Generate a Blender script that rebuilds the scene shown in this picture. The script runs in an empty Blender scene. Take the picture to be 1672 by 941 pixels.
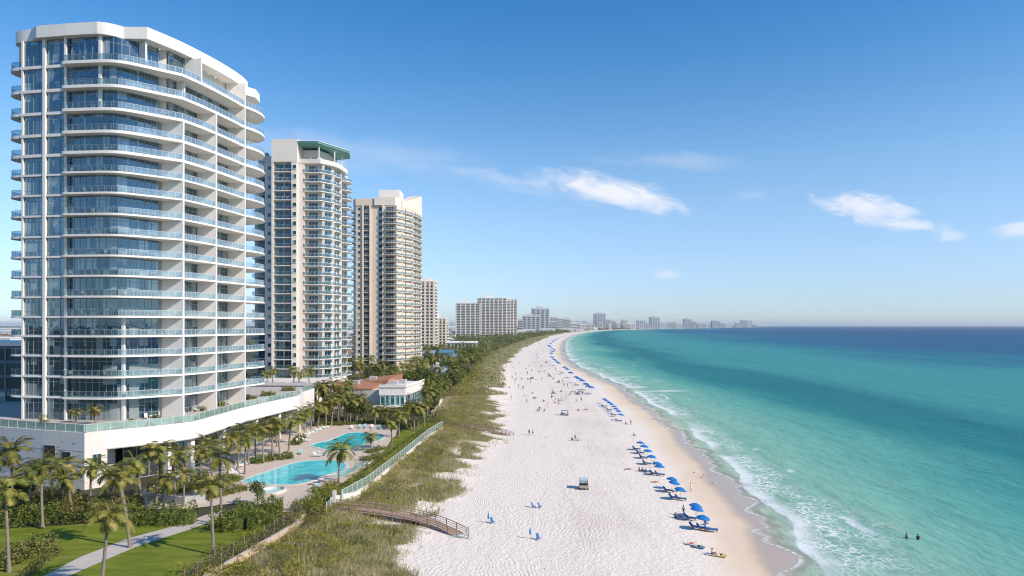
import bpy, bmesh, math, random
import numpy as np
from mathutils import Vector, Matrix

random.seed(7)
RNG = np.random.default_rng(11)
SC = bpy.context.scene
COL = SC.collection
H, F, V0, U0 = 30.0, 1672 * 24 / 36.0, 531.4, 836.0     # eye height, focal length and horizon of the photograph

# ------------------------------------------------------------------ coast line and ground height
_SH = [(-3000, -700), (-600, -110), (-100, 8), (0, 25), (50, 33), (81.7, 36.5), (105, 40), (140, 43), (173, 47), (242, 49.5), (341, 51),
       (430, 48), (500, 47), (640, 50), (880, 66), (1250, 96), (1672, 140), (2250, 215), (3040, 345), (4181, 620), (6081, 1440), (9000, 2700),
       (14000, 4950), (24500, 9600)]
_ys = np.array([p[0] for p in _SH], float); _xs = np.array([p[1] for p in _SH], float)
def _pchip_slopes(x, y):
    h = np.diff(x); d = np.diff(y) / h; m = np.zeros_like(y)
    for i in range(1, len(x) - 1):
        if d[i - 1] * d[i] > 0:
            w1, w2 = 2 * h[i] + h[i - 1], h[i] + 2 * h[i - 1]
            m[i] = (w1 + w2) / (w1 / d[i - 1] + w2 / d[i])
    m[0], m[-1] = d[0], d[-1]
    return m
_ms = _pchip_slopes(_ys, _xs)
def shore_x(y):
    y = np.asarray(y, float); i = np.clip(np.searchsorted(_ys, y) - 1, 0, len(_ys) - 2)
    h = _ys[i + 1] - _ys[i]; t = (y - _ys[i]) / h
    return ((2*t**3 - 3*t**2 + 1) * _xs[i] + (t**3 - 2*t**2 + t) * h * _ms[i] + (-2*t**3 + 3*t**2) * _xs[i+1] + (t**3 - t**2) * h * _ms[i+1])
def wob(y):      # gentle sideways wander of the water's edge
    y = np.asarray(y, float); return .7 * np.sin(y / 17.0 + 1.0) + .5 * np.sin(y / 7.3) + .8 * np.sin(y / 60.0 + 2) - 2.3 * np.exp(-((y - 98) / 40.0) ** 2)
def sm(a, b, x):
    t = np.clip((np.asarray(x, float) - a) / (b - a), 0, 1); return t * t * (3 - 2 * t)
def ground_z(s, x, y):
    s = np.asarray(s, float)
    z = np.where(s < 0, 0.045 * s, np.where(s < 25, 0.03 * s, 0.75 + 0.35 * np.clip((s - 25) / 21, 0, 1)))
    z = z + (2.9 - 1.1) * sm(46, 67, s)
    bump = 0.30 * np.sin(x * 0.37 + 0.7 * np.sin(y * 0.11)) * np.sin(y * 0.29 + x * .1) + 0.22 * np.sin(y * 0.83 + x * 0.5)
    z = z + bump * sm(48, 54, s) * (1 - sm(62, 67, s))
    return np.maximum(z, -3.0)
_lat = RNG.random((256, 256))
def vnoise(x, y):
    x = np.asarray(x, float) + 1000.3; y = np.asarray(y, float) + 1000.7; i = np.floor(x).astype(int); j = np.floor(y).astype(int); f = x - i; g = y - j
    f = f * f * (3 - 2 * f); g = g * g * (3 - 2 * g); L = lambda a, b: _lat[a % 256, b % 256]
    return (L(i, j) * (1 - f) + L(i + 1, j) * f) * (1 - g) + (L(i, j + 1) * (1 - f) + L(i + 1, j + 1) * f) * g
def veg(s, x, y):                    # how thickly dune plants cover the sand, 0 to 1
    x, y = np.asarray(x, float), np.asarray(y, float)
    slow = 6.0 * sm(150, 290, y) * (1 - sm(420, 600, y))
    edge = 49.0 + slow + 9.0 * (vnoise(y / 13.0, x / 40.0) - .5) + 7.0 * (vnoise(y / 4.0, x / 9.0 + 7) - .5)
    p = sm(edge - 1.0, edge + 3.5, s)
    bare = sm(.58, .74, vnoise(y / 5.0 + 31, x / 5.0 + 3)) * (1 - sm(54, 63, s))
    return p * (1 - .75 * bare)
def gz(x, y):
    return float(ground_z(shore_x(y) - x, x, y))
def P(u, v, z):                      # the point at height z seen at photo position (u, v)
    d = (H - z) * F / (v - V0)
    return ((u - U0) / F * d, d)
def D(u, d):                         # sideways position at distance d
    return (u - U0) / F * d
def G(u, v, dz=0.0):                 # the point of the ground seen at (u, v)
    z = 1.0
    for _ in range(12):
        x, y = P(u, v, z)
        z = 0.5 * z + 0.5 * gz(x, y)
    return (x, y, z + dz)

# ------------------------------------------------------------------ shader helpers
def nd(nt, typ, ins=(), **props):
    n = nt.nodes.new(typ)
    for k, v in props.items(): setattr(n, k, v)
    for i, v in (ins.items() if isinstance(ins, dict) else enumerate(ins)):
        if v is None: continue
        if hasattr(v, 'default_value') or isinstance(v, bpy.types.NodeSocket): nt.links.new(v, n.inputs[i])
        elif hasattr(v, 'outputs'): nt.links.new(v.outputs[0], n.inputs[i])
        else: n.inputs[i].default_value = v
    return n
def mth(nt, op, a, b=None, c=None, clamp=False):
    return nd(nt, 'ShaderNodeMath', [a, b, c], operation=op, use_clamp=clamp).outputs[0]
def smooth_node(nt, x, a, b, lo=0.0, hi=1.0):
    n = nd(nt, 'ShaderNodeMapRange', {0: x, 1: a, 2: b, 3: lo, 4: hi}, interpolation_type='SMOOTHSTEP'); return n.outputs[0]
def mixc(nt, f, a, b, blend='MIX'):
    n = nd(nt, 'ShaderNodeMix', data_type='RGBA', blend_type=blend)
    for i, v in ((0, f), (6, a), (7, b)):
        if isinstance(v, bpy.types.NodeSocket): nt.links.new(v, n.inputs[i])
        else: n.inputs[i].default_value = v
    return n.outputs[2]
def noise(nt, vec, scale, detail=3.0, rough=0.55, dist=0.0):
    n = nd(nt, 'ShaderNodeTexNoise', {'Vector': vec, 'Scale': scale, 'Detail': detail, 'Roughness': rough, 'Distortion': dist}); return n.outputs[0]
def srgb(r, g, b):
    return tuple(((c / 255) / 12.92 if c / 255 <= 0.04045 else ((c / 255 + 0.055) / 1.055) ** 2.4) for c in (r, g, b)) + (1.0,)
def newmat(name):
    m = bpy.data.materials.new(name); m.use_nodes = True; nt = m.node_tree; nt.nodes.clear()
    out = nd(nt, 'ShaderNodeOutputMaterial'); return m, nt, out
def bsdf(nt, col, rough=0.7, spec=0.3, normal=None, **kw):
    n = nd(nt, 'ShaderNodeBsdfPrincipled', {'Base Color': col, 'Roughness': rough, 'Specular IOR Level': spec, 'Normal': normal, **kw}); return n
def wpos(nt): return nd(nt, 'ShaderNodeNewGeometry').outputs['Position']
def opos(nt): return nd(nt, 'ShaderNodeTexCoord').outputs['Object']
def orand(nt): return nd(nt, 'ShaderNodeObjectInfo').outputs['Random']
def plain(name, col, rough=0.6, spec=0.3, var=0.12, scale=1.5, bump=0.0, bscale=8.0, metal=0.0, rnd=0.0, alpha=1.0, streak=0.0):
    """a surface colour with uneven wear and, if asked, a little relief"""
    m, nt, out = newmat(name)
    p = wpos(nt)
    f = noise(nt, p, scale, 5.0, 0.6)
    k = mth(nt, 'MULTIPLY_ADD', mth(nt, 'SUBTRACT', f, 0.5), 2 * var * 1.6, 1.0)
    if streak:      # rain runs: stains drawn out down the wall
        sv = nd(nt, 'ShaderNodeVectorMath', [p, (1.7, 1.7, .11)], operation='MULTIPLY')
        k = mth(nt, 'MULTIPLY', k, smooth_node(nt, noise(nt, sv, 1.0, 5, .7), .50, .78, 1.0, 1.0 - streak))
    if rnd: k = mth(nt, 'MULTIPLY', k, mth(nt, 'MULTIPLY_ADD', orand(nt), 2 * rnd, 1 - rnd))
    c = nd(nt, 'ShaderNodeVectorMath', [tuple(col[:3]), None], operation='SCALE'); nt.links.new(k, c.inputs['Scale'])
    nrm = None
    if bump: nrm = nd(nt, 'ShaderNodeBump', {'Strength': 0.6, 'Distance': bump, 'Height': noise(nt, p, bscale, 3)}).outputs[0]
    b = bsdf(nt, c, rough, spec, nrm, Metallic=metal)
    if alpha < 1:
        t = nd(nt, 'ShaderNodeBsdfTransparent', [(0.92, 0.97, 0.96, 1)])
        b = nd(nt, 'ShaderNodeMixShader', [alpha, t, b])
    nt.links.new(b.outputs[0], out.inputs[0]); return m
def leafmat(name, cols, scale=0.35, rough=0.55, trans=0.3, rnd=0.25, speck=1.0):
    """leaves: several greens in patches, a little light through each blade"""
    m, nt, out = newmat(name)
    p = wpos(nt)
    f = noise(nt, p, scale, 4.0, 0.7)
    r = nd(nt, 'ShaderNodeValToRGB', [f]); cr = r.color_ramp
    n = len(cols)
    while len(cr.elements) < n: cr.elements.new(0.5)
    for i, c in enumerate(cols):
        cr.elements[i].position = 0.30 + 0.40 * i / max(1, n - 1); cr.elements[i].color = tuple(c[:3]) + (1,)
    fine = noise(nt, p, 2.6, 1.0)
    k = mth(nt, 'MULTIPLY', mth(nt, 'MULTIPLY_ADD', orand(nt), 2 * rnd, 1 - rnd), mth(nt, 'MULTIPLY_ADD', fine, speck, 1.0 - speck / 2))
    c = nd(nt, 'ShaderNodeVectorMath', [r, None], operation='SCALE'); nt.links.new(k, c.inputs['Scale'])
    b = bsdf(nt, c, rough, 0.25)
    t = nd(nt, 'ShaderNodeBsdfTranslucent', [c])
    mx = nd(nt, 'ShaderNodeMixShader', [trans, b, t])
    nt.links.new(mx.outputs[0], out.inputs[0]); return m

# ------------------------------------------------------------------ object helpers
def tag(o, label=None, cat=None, group=None, kind=None):
    if label: o['label'] = label
    if cat: o['category'] = cat
    if group: o['group'] = group
    if kind: o['kind'] = kind
    return o
def thing(name, label, cat, loc=(0, 0, 0), rz=0.0, group=None):
    o = bpy.data.objects.new(name, None); COL.objects.link(o); o.empty_display_size = 0.2
    o.location = loc; o.rotation_euler = (0, 0, rz); return tag(o, label, cat, group)
def link(name, me, parent=None, loc=None):
    o = bpy.data.objects.new(name, me); COL.objects.link(o)
    if parent is not None: o.parent = parent
    if loc is not None: o.location = loc
    return o
KIDS = {}
def kids(o):
    return [c for c in o.children]
def dup(o, loc=None, rz=None, parent=None, label=None, scale=None):
    c = o.copy(); COL.objects.link(c)
    if parent is not None: c.parent = parent
    if loc is not None: c.location = loc
    if rz is not None: c.rotation_euler = (c.rotation_euler[0], c.rotation_euler[1], rz)
    if scale is not None: c.scale = (scale,) * 3 if not hasattr(scale, '__len__') else scale
    if label: c['label'] = label
    for k in list(o.children): dup(k, parent=c)
    return c
_ones = 'first second third fourth fifth sixth seventh eighth ninth tenth eleventh twelfth thirteenth fourteenth fifteenth sixteenth seventeenth eighteenth nineteenth'.split()
_tens = {2: 'twent', 3: 'thirt', 4: 'fort', 5: 'fift', 6: 'sixt', 7: 'sevent', 8: 'eight', 9: 'ninet'}
def ordw(n):
    if n > 100: return 'hundred and ' + ordw(n - 100)
    if n == 100: return 'hundredth'
    if n < 20: return _ones[n - 1]
    t, r = divmod(n, 10)
    return _tens[t] + 'ieth' if r == 0 else _tens[t] + 'y ' + _ones[r - 1]

class MB:
    """collects boxes, prisms, tubes and sheets into one mesh"""
    def __init__(s): s.v = []; s.f = []; s.m = []; s.mi = 0; s.sm = []
    def add(s, vs, fs, smooth=False):
        b = len(s.v); s.v.extend([tuple(map(float, p)) for p in vs])
        for f in fs: s.f.append([b + i for i in f]); s.m.append(s.mi); s.sm.append(smooth)
        return s
    def box(s, c, d, rz=0.0, tilt=None):
        x, y, z = d[0] / 2, d[1] / 2, d[2] / 2
        vs = [Vector((a * x, b * y, e * z)) for e in (-1, 1) for b in (-1, 1) for a in (-1, 1)]
        R = Matrix.Rotation(rz, 3, 'Z')
        if tilt is not None: R = R @ Matrix.Rotation(tilt[0], 3, 'X') @ Matrix.Rotation(tilt[1], 3, 'Y')
        vs = [R @ p + Vector(c) for p in vs]
        return s.add(vs, [(0, 2, 3, 1), (4, 5, 7, 6), (0, 1, 5, 4), (2, 6, 7, 3), (0, 4, 6, 2), (1, 3, 7, 5)])
    def wall(s, p, q, z0, z1, t, off=0.0):
        """upright slab from plan point p to q; off moves it to the right of p->q"""
        p, q = Vector(p[:2]), Vector(q[:2]); d = (q - p); L = d.length
        if L < 1e-6: return s
        d /= L; n = Vector((d.y, -d.x)); c = (p + q) / 2 + n * off
        return s.box((c.x, c.y, (z0 + z1) / 2), (L, t, z1 - z0), math.atan2(d.y, d.x))
    def prism(s, poly, z0, z1, smooth=False):
        n = len(poly)
        A = sum(poly[i][0] * poly[(i + 1) % n][1] - poly[(i + 1) % n][0] * poly[i][1] for i in range(n))
        if A < 0: poly = poly[::-1]
        f0 = z0 if callable(z0) else (lambda x, y: z0); f1 = z1 if callable(z1) else (lambda x, y: z1)
        vs = [(x, y, f0(x, y)) for x, y in poly] + [(x, y, f1(x, y)) for x, y in poly]
        s.add(vs, [tuple(range(n))[::-1], tuple(range(n, 2 * n))])
        return s.add(vs, [(i, (i + 1) % n, n + (i + 1) % n, n + i) for i in range(n)], smooth)
    def sheet(s, poly, z):
        f = z if callable(z) else (lambda x, y: z); n = len(poly)
        A = sum(poly[i][0] * poly[(i + 1) % n][1] - poly[(i + 1) % n][0] * poly[i][1] for i in range(n))
        if A < 0: poly = poly[::-1]
        return s.add([(p[0], p[1], f(p[0], p[1])) for p in poly], [tuple(range(n))])
    def tube(s, pts, r, n=8, caps=True):
        pts = [Vector(p) for p in pts]; k = len(pts); rr = r if hasattr(r, '__len__') else [r] * k
        vs = []; up0 = None
        for i, p in enumerate(pts):
            t = (pts[min(i + 1, k - 1)] - pts[max(i - 1, 0)]).normalized()
            a = Vector((0, 0, 1)) if abs(t.z) < 0.9 else Vector((1, 0, 0))
            if up0 is not None: a = up0
            e = t.cross(a).normalized(); g = e.cross(t).normalized(); up0 = g
            for j in range(n):
                w = 2 * math.pi * j / n; vs.append(p + (e * math.cos(w) + g * math.sin(w)) * rr[i])
        fs = [(i * n + j, i * n + (j + 1) % n, (i + 1) * n + (j + 1) % n, (i + 1) * n + j) for i in range(k - 1) for j in range(n)]
        s.add(vs, fs, True)
        if caps: s.add(vs[:n], [tuple(range(n))[::-1]]); s.add(vs[-n:], [tuple(range(n))])
        return s
    def ell(s, c, r, nu=10, nv=6):
        vs = []
        for i in range(nv + 1):
            a = math.pi * i / nv
            for j in range(nu):
                b = 2 * math.pi * j / nu
                vs.append((c[0] + r[0] * math.sin(a) * math.cos(b), c[1] + r[1] * math.sin(a) * math.sin(b), c[2] + r[2] * math.cos(a)))
        return s.add(vs, [(i * nu + j, (i + 1) * nu + j, (i + 1) * nu + (j + 1) % nu, i * nu + (j + 1) % nu) for i in range(nv) for j in range(nu)], True)
    def mesh(s, name, mats):
        me = bpy.data.meshes.new(name); me.from_pydata(s.v, [], s.f)
        for m in (mats if isinstance(mats, (list, tuple)) else [mats]): me.materials.append(m)
        me.polygons.foreach_set('material_index', s.m); me.polygons.foreach_set('use_smooth', s.sm); me.update(); return me
    def build(s, name, mats, parent=None, loc=None):
        return link(name, s.mesh(name, mats), parent, loc)

def np_mesh(name, verts, nper, mat, smooth=False):
    """verts (N*nper, 3), faces of nper consecutive vertices"""
    me = bpy.data.meshes.new(name); n = len(verts); nf = n // nper
    me.vertices.add(n); me.vertices.foreach_set('co', np.asarray(verts, np.float32).ravel())
    me.loops.add(n); me.loops.foreach_set('vertex_index', np.arange(n, dtype=np.int32))
    me.polygons.add(nf); me.polygons.foreach_set('loop_start', np.arange(0, n, nper, dtype=np.int32))
    me.polygons.foreach_set('loop_total', np.full(nf, nper, np.int32))
    me.update(calc_edges=True); me.materials.append(mat); return me
def leaf_quads(c, size, up=0.4, aspect=0.55, rng=RNG):
    """random leaf-shaped quads at centres c (N,3); up biases them to face the sky"""
    n = len(c); size = np.broadcast_to(np.asarray(size, float), (n,))
    nrm = rng.normal(size=(n, 3)); nrm[:, 2] = np.abs(nrm[:, 2]) + up; nrm /= np.linalg.norm(nrm, axis=1)[:, None]
    a = np.cross(nrm, rng.normal(size=(n, 3))); a /= np.linalg.norm(a, axis=1)[:, None]; b = np.cross(nrm, a)
    a = a * (size * 0.5)[:, None]; b = b * (size * 0.5 * aspect)[:, None]
    return np.stack([c - a, c + b, c + a, c - b], 1).reshape(-1, 3)
def grid_mesh(name, X, Y, Z, mat, attrs):
    ny, nx = X.shape; me = bpy.data.meshes.new(name)
    co = np.stack([X, Y, Z], -1).reshape(-1, 3).astype(np.float32)
    i = np.arange(ny * nx).reshape(ny, nx); q = np.stack([i[:-1, :-1], i[:-1, 1:], i[1:, 1:], i[1:, :-1]], -1).reshape(-1, 4).astype(np.int32)
    me.vertices.add(len(co)); me.vertices.foreach_set('co', co.ravel())
    me.loops.add(q.size); me.loops.foreach_set('vertex_index', q.ravel())
    me.polygons.add(len(q)); me.polygons.foreach_set('loop_start', np.arange(0, q.size, 4, dtype=np.int32)); me.polygons.foreach_set('loop_total', np.full(len(q), 4, np.int32))
    me.polygons.foreach_set('use_smooth', np.ones(len(q), bool)); me.update(calc_edges=True); me.materials.append(mat)
    for k, a in attrs.items():
        at = me.attributes.new(k, 'FLOAT', 'POINT'); at.data.foreach_set('value', np.asarray(a, np.float32).ravel())
    return me
def smooth_line(pts, n=6, closed=False):
    P_ = [Vector(p) for p in pts]; out = []; k = len(P_)
    for i in range(k if closed else k - 1):
        g = (lambda j: P_[j % k]) if closed else (lambda j: P_[min(max(j, 0), k - 1)])
        a, b, c, d = g(i - 1), g(i), g(i + 1), g(i + 2)
        for j in range(n):
            t = j / n
            out.append(0.5 * ((2 * b) + (c - a) * t + (2 * a - 5 * b + 4 * c - d) * t * t + (3 * b - a - 3 * c + d) * t ** 3))
    if not closed: out.append(P_[-1])
    return [tuple(p) for p in out]
def path_len(pts): return sum((Vector(a) - Vector(b)).length for a, b in zip(pts, pts[1:]))
def walk(pts, step, end=True):
    """points every step along a polyline with direction angles"""
    L = path_len(pts); n = max(1, round(L / step)); res = []; targets = [L * i / n for i in range(n + 1 if end else n)]
    acc = 0; j = 0
    for a, b in zip(pts, pts[1:]):
        a, b = Vector(a), Vector(b); l = (b - a).length
        while j < len(targets) and targets[j] <= acc + l + 1e-6:
            t = (targets[j] - acc) / l if l else 0; p = a + (b - a) * t; res.append((p.x, p.y, math.atan2(b.y - a.y, b.x - a.x))); j += 1
        acc += l
    return res
def offset_line(pts, d):
    out = []
    for i, p in enumerate(pts):
        a, b = Vector(pts[max(i - 1, 0)]), Vector(pts[min(i + 1, len(pts) - 1)]); t = (b - a).normalized()
        out.append((p[0] + t.y * d, p[1] - t.x * d))
    return out

# ------------------------------------------------------------------ camera, sun, sky, air
cam = bpy.data.objects.new('camera', bpy.data.cameras.new('camera')); COL.objects.link(cam); SC.camera = cam
cam.location = (0, 0, H); cam.rotation_euler = (math.pi / 2, 0, 0)
cam.data.lens = 24; cam.data.sensor_width = 36; cam.data.shift_y = (V0 - 470.5) / 1672; cam.data.clip_start = 0.5; cam.data.clip_end = 60000
SUN_AZ, SUN_EL = math.radians(-28), math.radians(36)      # azimuth from +X (negative: behind the camera)
S = Vector((math.cos(SUN_EL) * math.cos(SUN_AZ), math.cos(SUN_EL) * math.sin(SUN_AZ), math.sin(SUN_EL)))
sun = bpy.data.objects.new('sun', bpy.data.lights.new('sun', 'SUN')); COL.objects.link(sun)
sun.data.energy = 4.3; sun.data.angle = math.radians(0.5); sun.data.color = (1.0, 0.88, 0.745)
sun.rotation_euler = S.to_track_quat('Z', 'Y').to_euler(); sun.location = (100, 0, 200)
SC.view_settings.view_transform = 'Standard'; SC.view_settings.look = 'None'; SC.view_settings.exposure = 0.24; SC.view_settings.gamma = 1.0
SC.cycles.use_denoising = True; SC.cycles.filter_width = 1.15; SC.cycles.max_bounces = 6; SC.cycles.transparent_max_bounces = 12; SC.cycles.volume_bounces = 0
SC.cycles.caustics_reflective = False; SC.cycles.caustics_refractive = False

W = bpy.data.worlds.new('World'); SC.world = W; W.use_nodes = True
nt = W.node_tree; nt.nodes.clear()
sky = nd(nt, 'ShaderNodeTexSky', sky_type='NISHITA', sun_disc=False, sun_elevation=SUN_EL, sun_rotation=math.pi / 2 - SUN_AZ, altitude=0, air_density=1.0, dust_density=0.1, ozone_density=2.2)
gen = nd(nt, 'ShaderNodeTexCoord').outputs['Generated']
sep = nd(nt, 'ShaderNodeSeparateXYZ', [gen])
dx, dy, dz = sep.outputs
# clouds stand at fixed compass bearings and heights: bearing tangent a = x/y and height tangent b = z/y of the northern sky
yy = mth(nt, 'MAXIMUM', dy, 0.02)
a_ = mth(nt, 'DIVIDE', dx, yy); b_ = mth(nt, 'DIVIDE', dz, yy)
north = smooth_node(nt, dy, 0.05, 0.2)
def cloud(u, v, ru, rv, slope, sc, lo, hi, seed, dens):
    a0, b0 = (u - U0) / F, (V0 - v) / F
    da = mth(nt, 'SUBTRACT', a_, a0); db = mth(nt, 'SUBTRACT', mth(nt, 'SUBTRACT', b_, b0), mth(nt, 'MULTIPLY', da, slope))
    e1 = mth(nt, 'POWER', mth(nt, 'ABSOLUTE', mth(nt, 'DIVIDE', da, ru / F)), 2.0); e2 = mth(nt, 'POWER', mth(nt, 'ABSOLUTE', mth(nt, 'DIVIDE', db, rv / F)), 2.0)
    env = mth(nt, 'SUBTRACT', 1.0, mth(nt, 'SQRT', mth(nt, 'ADD', e1, e2)))
    vec = nd(nt, 'ShaderNodeCombineXYZ', [mth(nt, 'MULTIPLY', da, sc), mth(nt, 'MULTIPLY', db, sc * 2.6), seed])
    nz = noise(nt, vec.outputs[0], 1.0, 8.0, 0.58, 0.6)
    val = mth(nt, 'ADD', mth(nt, 'MULTIPLY', env, 0.55), nz)
    val = smooth_node(nt, val, lo, hi)
    return mth(nt, 'MULTIPLY', mth(nt, 'MULTIPLY', val, smooth_node(nt, env, 0.0, 0.25)), dens)
cl = [cloud(1004, 312, 165, 37, -0.20, 15, 0.55, 1.04, 2.3, 0.85), cloud(850, 296, 260, 26, -0.16, 13, 0.60, 1.15, 5.1, 0.28),
      cloud(1090, 262, 190, 22, -0.05, 10, 0.55, 1.2, 8.8, 0.20), cloud(1408, 338, 108, 35, -0.12, 20, 0.56, 1.05, 12.7, 0.75),
      cloud(1490, 368, 75, 18, -0.08, 22, 0.6, 1.05, 31.2, 0.6), cloud(1665, 376, 70, 22, 0.02, 18, 0.52, 1.0, 21.2, 0.55),
      cloud(1085, 448, 40, 13, -0.1, 26, 0.55, 1.05, 3.9, 0.35), cloud(1230, 318, 60, 16, 0, 22, 0.6, 1.1, 44.2, 0.12),
      cloud(560, 245, 330, 50, -0.12, 7, 0.60, 1.3, 15.5, 0.28), cloud(1555, 385, 35, 14, 0.0, 22, 0.5, 1.0, 66.2, 0.35)]
m = cl[0]
for c in cl[1:]: m = mth(nt, 'ADD', m, mth(nt, 'MULTIPLY', c, mth(nt, 'SUBTRACT', 1.0, m)), clamp=True)
m = mth(nt, 'MULTIPLY', m, north)
tint = mixc(nt, 1.0, sky.outputs[0], mixc(nt, smooth_node(nt, dz, 0.0, 0.25), (0.63, 0.82, 1.20, 1), (0.90, 1.12, 1.26, 1)), 'MULTIPLY')
hsv = nd(nt, 'ShaderNodeHueSaturation', {'Saturation': smooth_node(nt, dz, 0.02, 0.45, 0.85, 1.20), 'Color': tint})
skycol = mixc(nt, m, hsv.outputs[0], (7.4, 7.3, 7.6, 1))
W.cycles.sampling_method = 'MANUAL'; W.cycles.sample_map_resolution = 256
bg = nd(nt, 'ShaderNodeBackground', [skycol, 0.115])
wout = nd(nt, 'ShaderNodeOutputWorld', [bg])
# ------------------------------------------------------------------ ground: one sheet from the sea bed to the horizon inland
def m_ground():
    m, nt, out = newmat('sand_and_soil')
    p = wpos(nt); s = nd(nt, 'ShaderNodeAttribute', attribute_name='inland').outputs['Fac']
    sp = nd(nt, 'ShaderNodeSeparateXYZ', [p]).outputs
    n1 = noise(nt, p, 0.09, 5, .6); n2 = noise(nt, p, 0.9, 4, .65); n3 = noise(nt, p, 0.012, 4, .6)
    sj = mth(nt, 'ADD', s, mth(nt, 'MULTIPLY', mth(nt, 'SUBTRACT', n1, .5), 9.0))
    sw = mth(nt, 'ADD', s, mth(nt, 'MULTIPLY', mth(nt, 'SUBTRACT', n1, .5), 4.0))
    wet = srgb(186, 167, 149); tan = srgb(224, 201, 172); white = (0.80, 0.708, 0.612, 1)
    # streaks along the beach: y squeezed so that patches run with the shore
    mp = nd(nt, 'ShaderNodeMapping', {'Vector': p, 'Scale': (1.0, 0.12, 1.0)})
    st = noise(nt, mp.outputs[0], 0.55, 4, .65)
    c = mixc(nt, smooth_node(nt, sw, 1.6, 4.4), wet, tan)
    c = mixc(nt, smooth_node(nt, sj, 4.0, 12.5), c, white)
    c = mixc(nt, smooth_node(nt, st, .50, .72, 0.0, 0.30), c, (0.64, .55, .50, 1))
    c = mixc(nt, smooth_node(nt, n2, .55, .8, 0.0, .12), c, (0.60, .52, .48, 1))
    trk = mth(nt, 'MULTIPLY', mth(nt, 'MULTIPLY', smooth_node(nt, s, 16.0, 22.0), smooth_node(nt, s, 36.0, 28.0)), smooth_node(nt, mth(nt, 'ADD', mth(nt, 'MULTIPLY', noise(nt, p, .028, 4, .6), .7), mth(nt, 'MULTIPLY', st, .3)), .42, .60))
    c = mixc(nt, mth(nt, 'MULTIPLY', trk, .38), c, (0.57, .475, .41, 1))
    # a wrack line of dry weed and shells near the high-water mark
    wr = noise(nt, p, 1.7, 6, .8)
    band = mth(nt, 'SUBTRACT', 1.0, mth(nt, 'ABSOLUTE', mth(nt, 'DIVIDE', mth(nt, 'SUBTRACT', sw, 7.6), 2.6)), clamp=True)
    weed = mth(nt, 'MULTIPLY', smooth_node(nt, wr, .60, .70), band)
    c = mixc(nt, mth(nt, 'MULTIPLY', weed, .75), c, (0.20, .14, .09, 1))
    # soil and litter under the dune plants, dark earth inland
    vg = nd(nt, 'ShaderNodeAttribute', attribute_name='plants').outputs['Fac']
    dn = mth(nt, 'ADD', vg, mth(nt, 'MULTIPLY', mth(nt, 'SUBTRACT', noise(nt, p, .8, 5, .75), .5), .9))
    c = mixc(nt, smooth_node(nt, dn, .35, .75), c, mixc(nt, smooth_node(nt, n1, .4, .65), (0.32, .26, .14, 1), (0.21, .195, .08, 1)))
    c = mixc(nt, smooth_node(nt, mth(nt, 'SUBTRACT', s, smooth_node(nt, sp[1], 190.0, 230.0, 0.0, 9.0)), 65.0, 68.0), c, mixc(nt, smooth_node(nt, n1, .4, .6), (0.055, .050, .028, 1), (0.075, .075, .035, 1)))
    far = mixc(nt, smooth_node(nt, n3, .42, .58), (0.050, .065, .032, 1), mixc(nt, smooth_node(nt, n1, .4, .7), (.075, .085, .045, 1), (.16, .15, .12, 1)))
    c = mixc(nt, smooth_node(nt, sp[1], 260.0, 420.0), c, mixc(nt, smooth_node(nt, s, 75.0, 84.0), c, far))
    # relief: foot marks everywhere, curving tyre and rake lines along the beach
    mea = nd(nt, 'ShaderNodeCombineXYZ', [mth(nt, 'MULTIPLY', noise(nt, p, .035, 3, .6), 26.0), 0.0, 0.0])
    mp2 = nd(nt, 'ShaderNodeMapping', {'Vector': nd(nt, 'ShaderNodeVectorMath', [p, mea], operation='ADD'), 'Scale': (1.0, 0.16, 1.0), 'Rotation': (0, 0, 0.03)})
    wv = nd(nt, 'ShaderNodeTexWave', {'Vector': mp2.outputs[0], 'Scale': 0.50, 'Distortion': 9.0, 'Detail': 3.0, 'Detail Scale': 0.35, 'Detail Roughness': .65}, wave_type='BANDS', bands_direction='X')
    rake = mth(nt, 'MULTIPLY', wv.outputs[1], mth(nt, 'MULTIPLY', smooth_node(nt, s, 19.0, 30.0), smooth_node(nt, s, 52.0, 44.0)))
    foot = noise(nt, p, 1.5, 3, .7); foot2 = noise(nt, p, 0.5, 2, .6)
    dry = smooth_node(nt, sw, 6.0, 14.0, .12, 1.0)
    hgt = mth(nt, 'ADD', mth(nt, 'MULTIPLY', rake, smooth_node(nt, noise(nt, p, .06, 4, .6), .40, .66, .03, .25)), mth(nt, 'MULTIPLY', mth(nt, 'ADD', mth(nt, 'MULTIPLY', foot, 1.25), mth(nt, 'MULTIPLY', foot2, .6)), mth(nt, 'MULTIPLY', dry, 1.0)))
    bmp = nd(nt, 'ShaderNodeBump', {'Strength': 0.75, 'Distance': 0.22, 'Height': hgt})
    ro = smooth_node(nt, sw, 1.0, 6.0, 0.28, 0.95)
    b = bsdf(nt, c, ro, 0.25, bmp.outputs[0])
    nt.links.new(b.outputs[0], out.inputs[0]); return m
yg = np.concatenate([[-4000, -2000, -900, -400, -150, -60, 0, 25, 45], np.arange(60, 260, 1.0), 260 * 1.0185 ** np.arange(0, 249)]); yg = yg[yg < 24200]
sg = np.concatenate([[-24000, -6000, -1500, -400, -150, -70, -40, -25, -16], np.arange(-12, 76, 1.0), 76 * 1.09 ** np.arange(0, 69)]); sg = sg[sg < 26000]
Yg, Sg = np.meshgrid(yg, sg[::-1], indexing='ij')
Xg = shore_x(Yg) - Sg
ground = link('ground', grid_mesh('ground', Xg, Yg, ground_z(Sg + wob(Yg) * (1 - sm(8, 22, np.abs(Sg))), Xg, Yg), m_ground(), {'plants': veg(Sg, Xg, Yg), 'inland': Sg + wob(Yg) * (1 - sm(8, 22, np.abs(Sg)))}))
tag(ground, kind='structure')

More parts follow.
